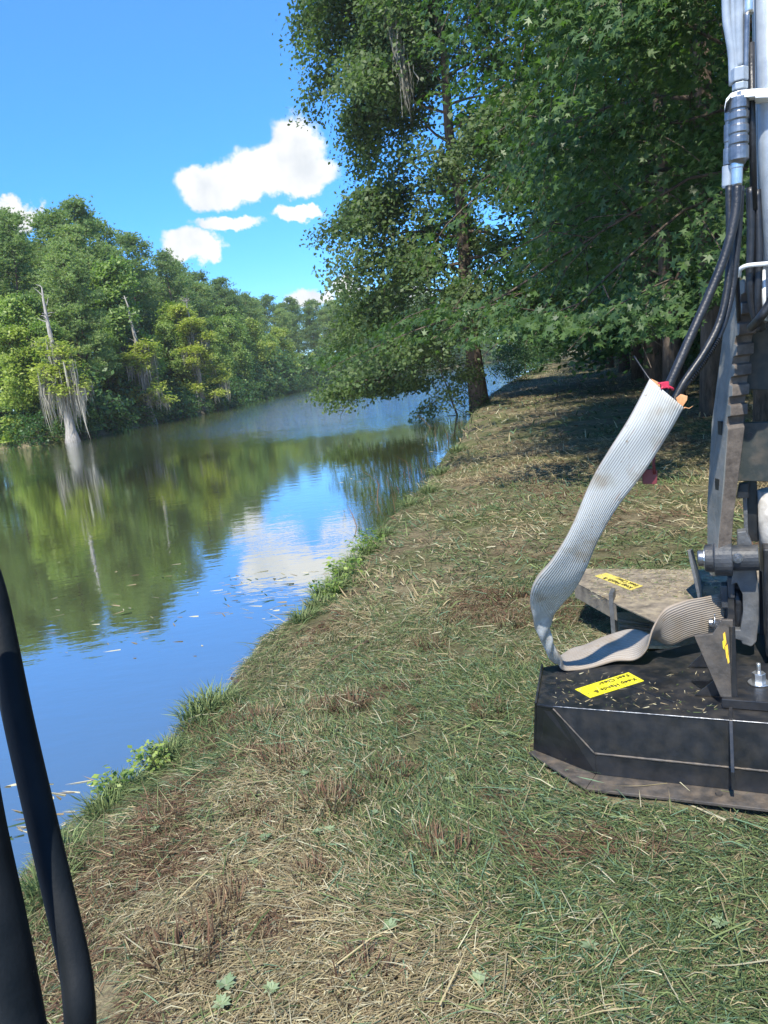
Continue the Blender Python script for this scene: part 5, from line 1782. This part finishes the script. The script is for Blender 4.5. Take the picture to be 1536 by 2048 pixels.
# small rosettes of pale green leaves pushing through the clippings
rsr = np.random.default_rng(23)
rl = 11
raz = np.arange(rl) * 2.4
rdir = np.stack([np.cos(raz), np.sin(raz), rsr.uniform(0.1, 0.5, rl)], 1)
rosm = leaf_mesh('rosette', rdir * 0.03 + np.array([0, 0, 0.025]), np.array([0, 0, 1.0]) + rdir * -0.3, rsr.uniform(0.045, 0.075, rl), QUAD * np.array([1, .75, 1]), M['rosette'], rsr, None, tangent=rdir)
for i, (u, v, s_) in enumerate([(530, 1675, 1), (455, 1985, 1.2), (445, 2020, 1.1), (610, 1550, .9), (660, 1660, .9), (635, 1665, .8), (750, 1630, .8), (310, 1660, .8), (505, 1720, .8), (780, 1860, 1.0), (545, 1990, 1.0),
                                (900, 1560, .9), (1180, 1900, 1.0), (1440, 1860, 1.0), (1010, 1480, .9), (600, 1400, .9), (880, 1700, .8), (960, 1975, 1.1), (1250, 1650, .8)]):
    p = onz(u, v, 0.0)
    o = link('weed_rosette', rosm, None, (p[0], p[1], gz(p[0], p[1]) + 0.01))
    o.rotation_euler = (0, 0, i * 0.9); o.scale = (s_ * .6, s_ * .6, s_ * .7)
    o['kind'] = 'thing'
    tag(o, 'small pale green weed rosette among the clippings', 'weed', 'weed rosettes on the bank')

# emergent stems and floating scraps in the shallows
er = np.random.default_rng(19)
stemv = tuft_mesh('water_weed', 31, 24, 0.3, 0.12, 0.42, 0.007, [DGREEN, DGREEN * .8, BROWN], 1.2, 0.25, 0.3)
for i, (u, v, s_) in enumerate([(800, 960, 2.4), (835, 955, 2.2), (765, 975, 2.0), (900, 850, 3.0), (870, 880, 2.6), (925, 840, 2.6), (770, 1050, 1.8), (745, 1075, 1.5), (820, 985, 2.0), (790, 1010, 2.0), (855, 930, 2.4)]):
    p = onz(u, v, WATER_Z)
    o = link('water_weed', stemv, None, (p[0], p[1], WATER_Z - 0.03))
    o.rotation_euler = (0, 0, i * 1.9); o.scale = (s_, s_, s_ * 0.8)
    tag(o, 'dark stems of water weed standing in the shallows', 'water weed', 'water weed in the shallows')
n = 260
fu = np.concatenate([er.uniform(100, 420, 50), er.uniform(440, 660, 120), er.uniform(20, 200, 50), er.uniform(680, 900, 40)])
fv = np.concatenate([er.uniform(1120, 1320, 50), er.uniform(1140, 1240, 120), er.uniform(1560, 1680, 50), er.uniform(880, 1000, 40)])
fp_ = np.array([onz(a, b, WATER_Z) for a, b in zip(fu, fv)])
me = blades('floating_scraps', fp_[:, 0], fp_[:, 1], np.full(n, WATER_Z + 0.004), er.normal(2.9, 0.5, n), er.uniform(0.03, 0.22, n), er.uniform(0.006, 0.02, n), np.zeros(n), np.zeros(n),
            np.stack([PALE, DGREEN, TAN])[er.integers(0, 3, n)], M['blade'], er)
tag(link('floating_scraps', me), 'bits of leaf and stem floating on the lake', 'flotsam', None, 'stuff')

# dark muddy root lump at the edge, and a cut branch
def lump(name, label, cat, u, v, z, s_, seed):
    rg = np.random.default_rng(seed)
    p = onz(u, v, z)
    mb = MB()
    for k in range(9):
        a = rg.random() * 6.28
        q = np.array([p[0] + math.cos(a) * s_ * rg.random(), p[1] + math.sin(a) * s_ * rg.random(), z - 0.12])
        mb.tube(limb(q, (rg.normal() * 0.6, rg.normal() * 0.6, 1), s_ * rg.uniform(0.8, 1.6), rg, 4, 0.3, 0.35), np.linspace(0.05, 0.016, 5) * s_ * 6, 6)
    o = mb.build(name, M['mud'])
    return tag(o, label, cat)


lump('root_lump', 'dark muddy root lump jutting from the bank edge into the water', 'root', 492, 1345, -0.16, 0.13, 3)
br_a, br_b = onz(640, 1318, 0.03), onz(735, 1275, 0.03)
rgb_ = np.random.default_rng(2)
bp0 = spline([br_a, (br_a + br_b) / 2 + [0.02, 0.03, 0.02], br_b], 9)
for p_ in bp0:
    p_[2] = gz(p_[0], p_[1]) + 0.02
tag(MB().tube(bp0, np.linspace(0.006, 0.014, 9), 6).build('cut_branch', M['bark_pine']), 'brown cut branch lying on the bank by the weeds', 'branch')


# ------------------------------------------------------------------ thin haze, added to soften and lift the dark far trees
hz = bpy.data.materials.new('haze_air')
hz.use_nodes = True
hn = hz.node_tree
hn.nodes.clear()
ho = hn.nodes.new('ShaderNodeOutputMaterial')
hv = hn.nodes.new('ShaderNodeVolumePrincipled')
hv.inputs['Color'].default_value = (0.95, 0.97, 1.0, 1)
hv.inputs['Density'].default_value = 0.0003
hv.inputs['Anisotropy'].default_value = 0.1
hn.links.new(hv.outputs[0], ho.inputs['Volume'])
tag(MB().box((0, 150, 24), (1200, 1200, 26.5)).build('haze', hz), kind='stuff')
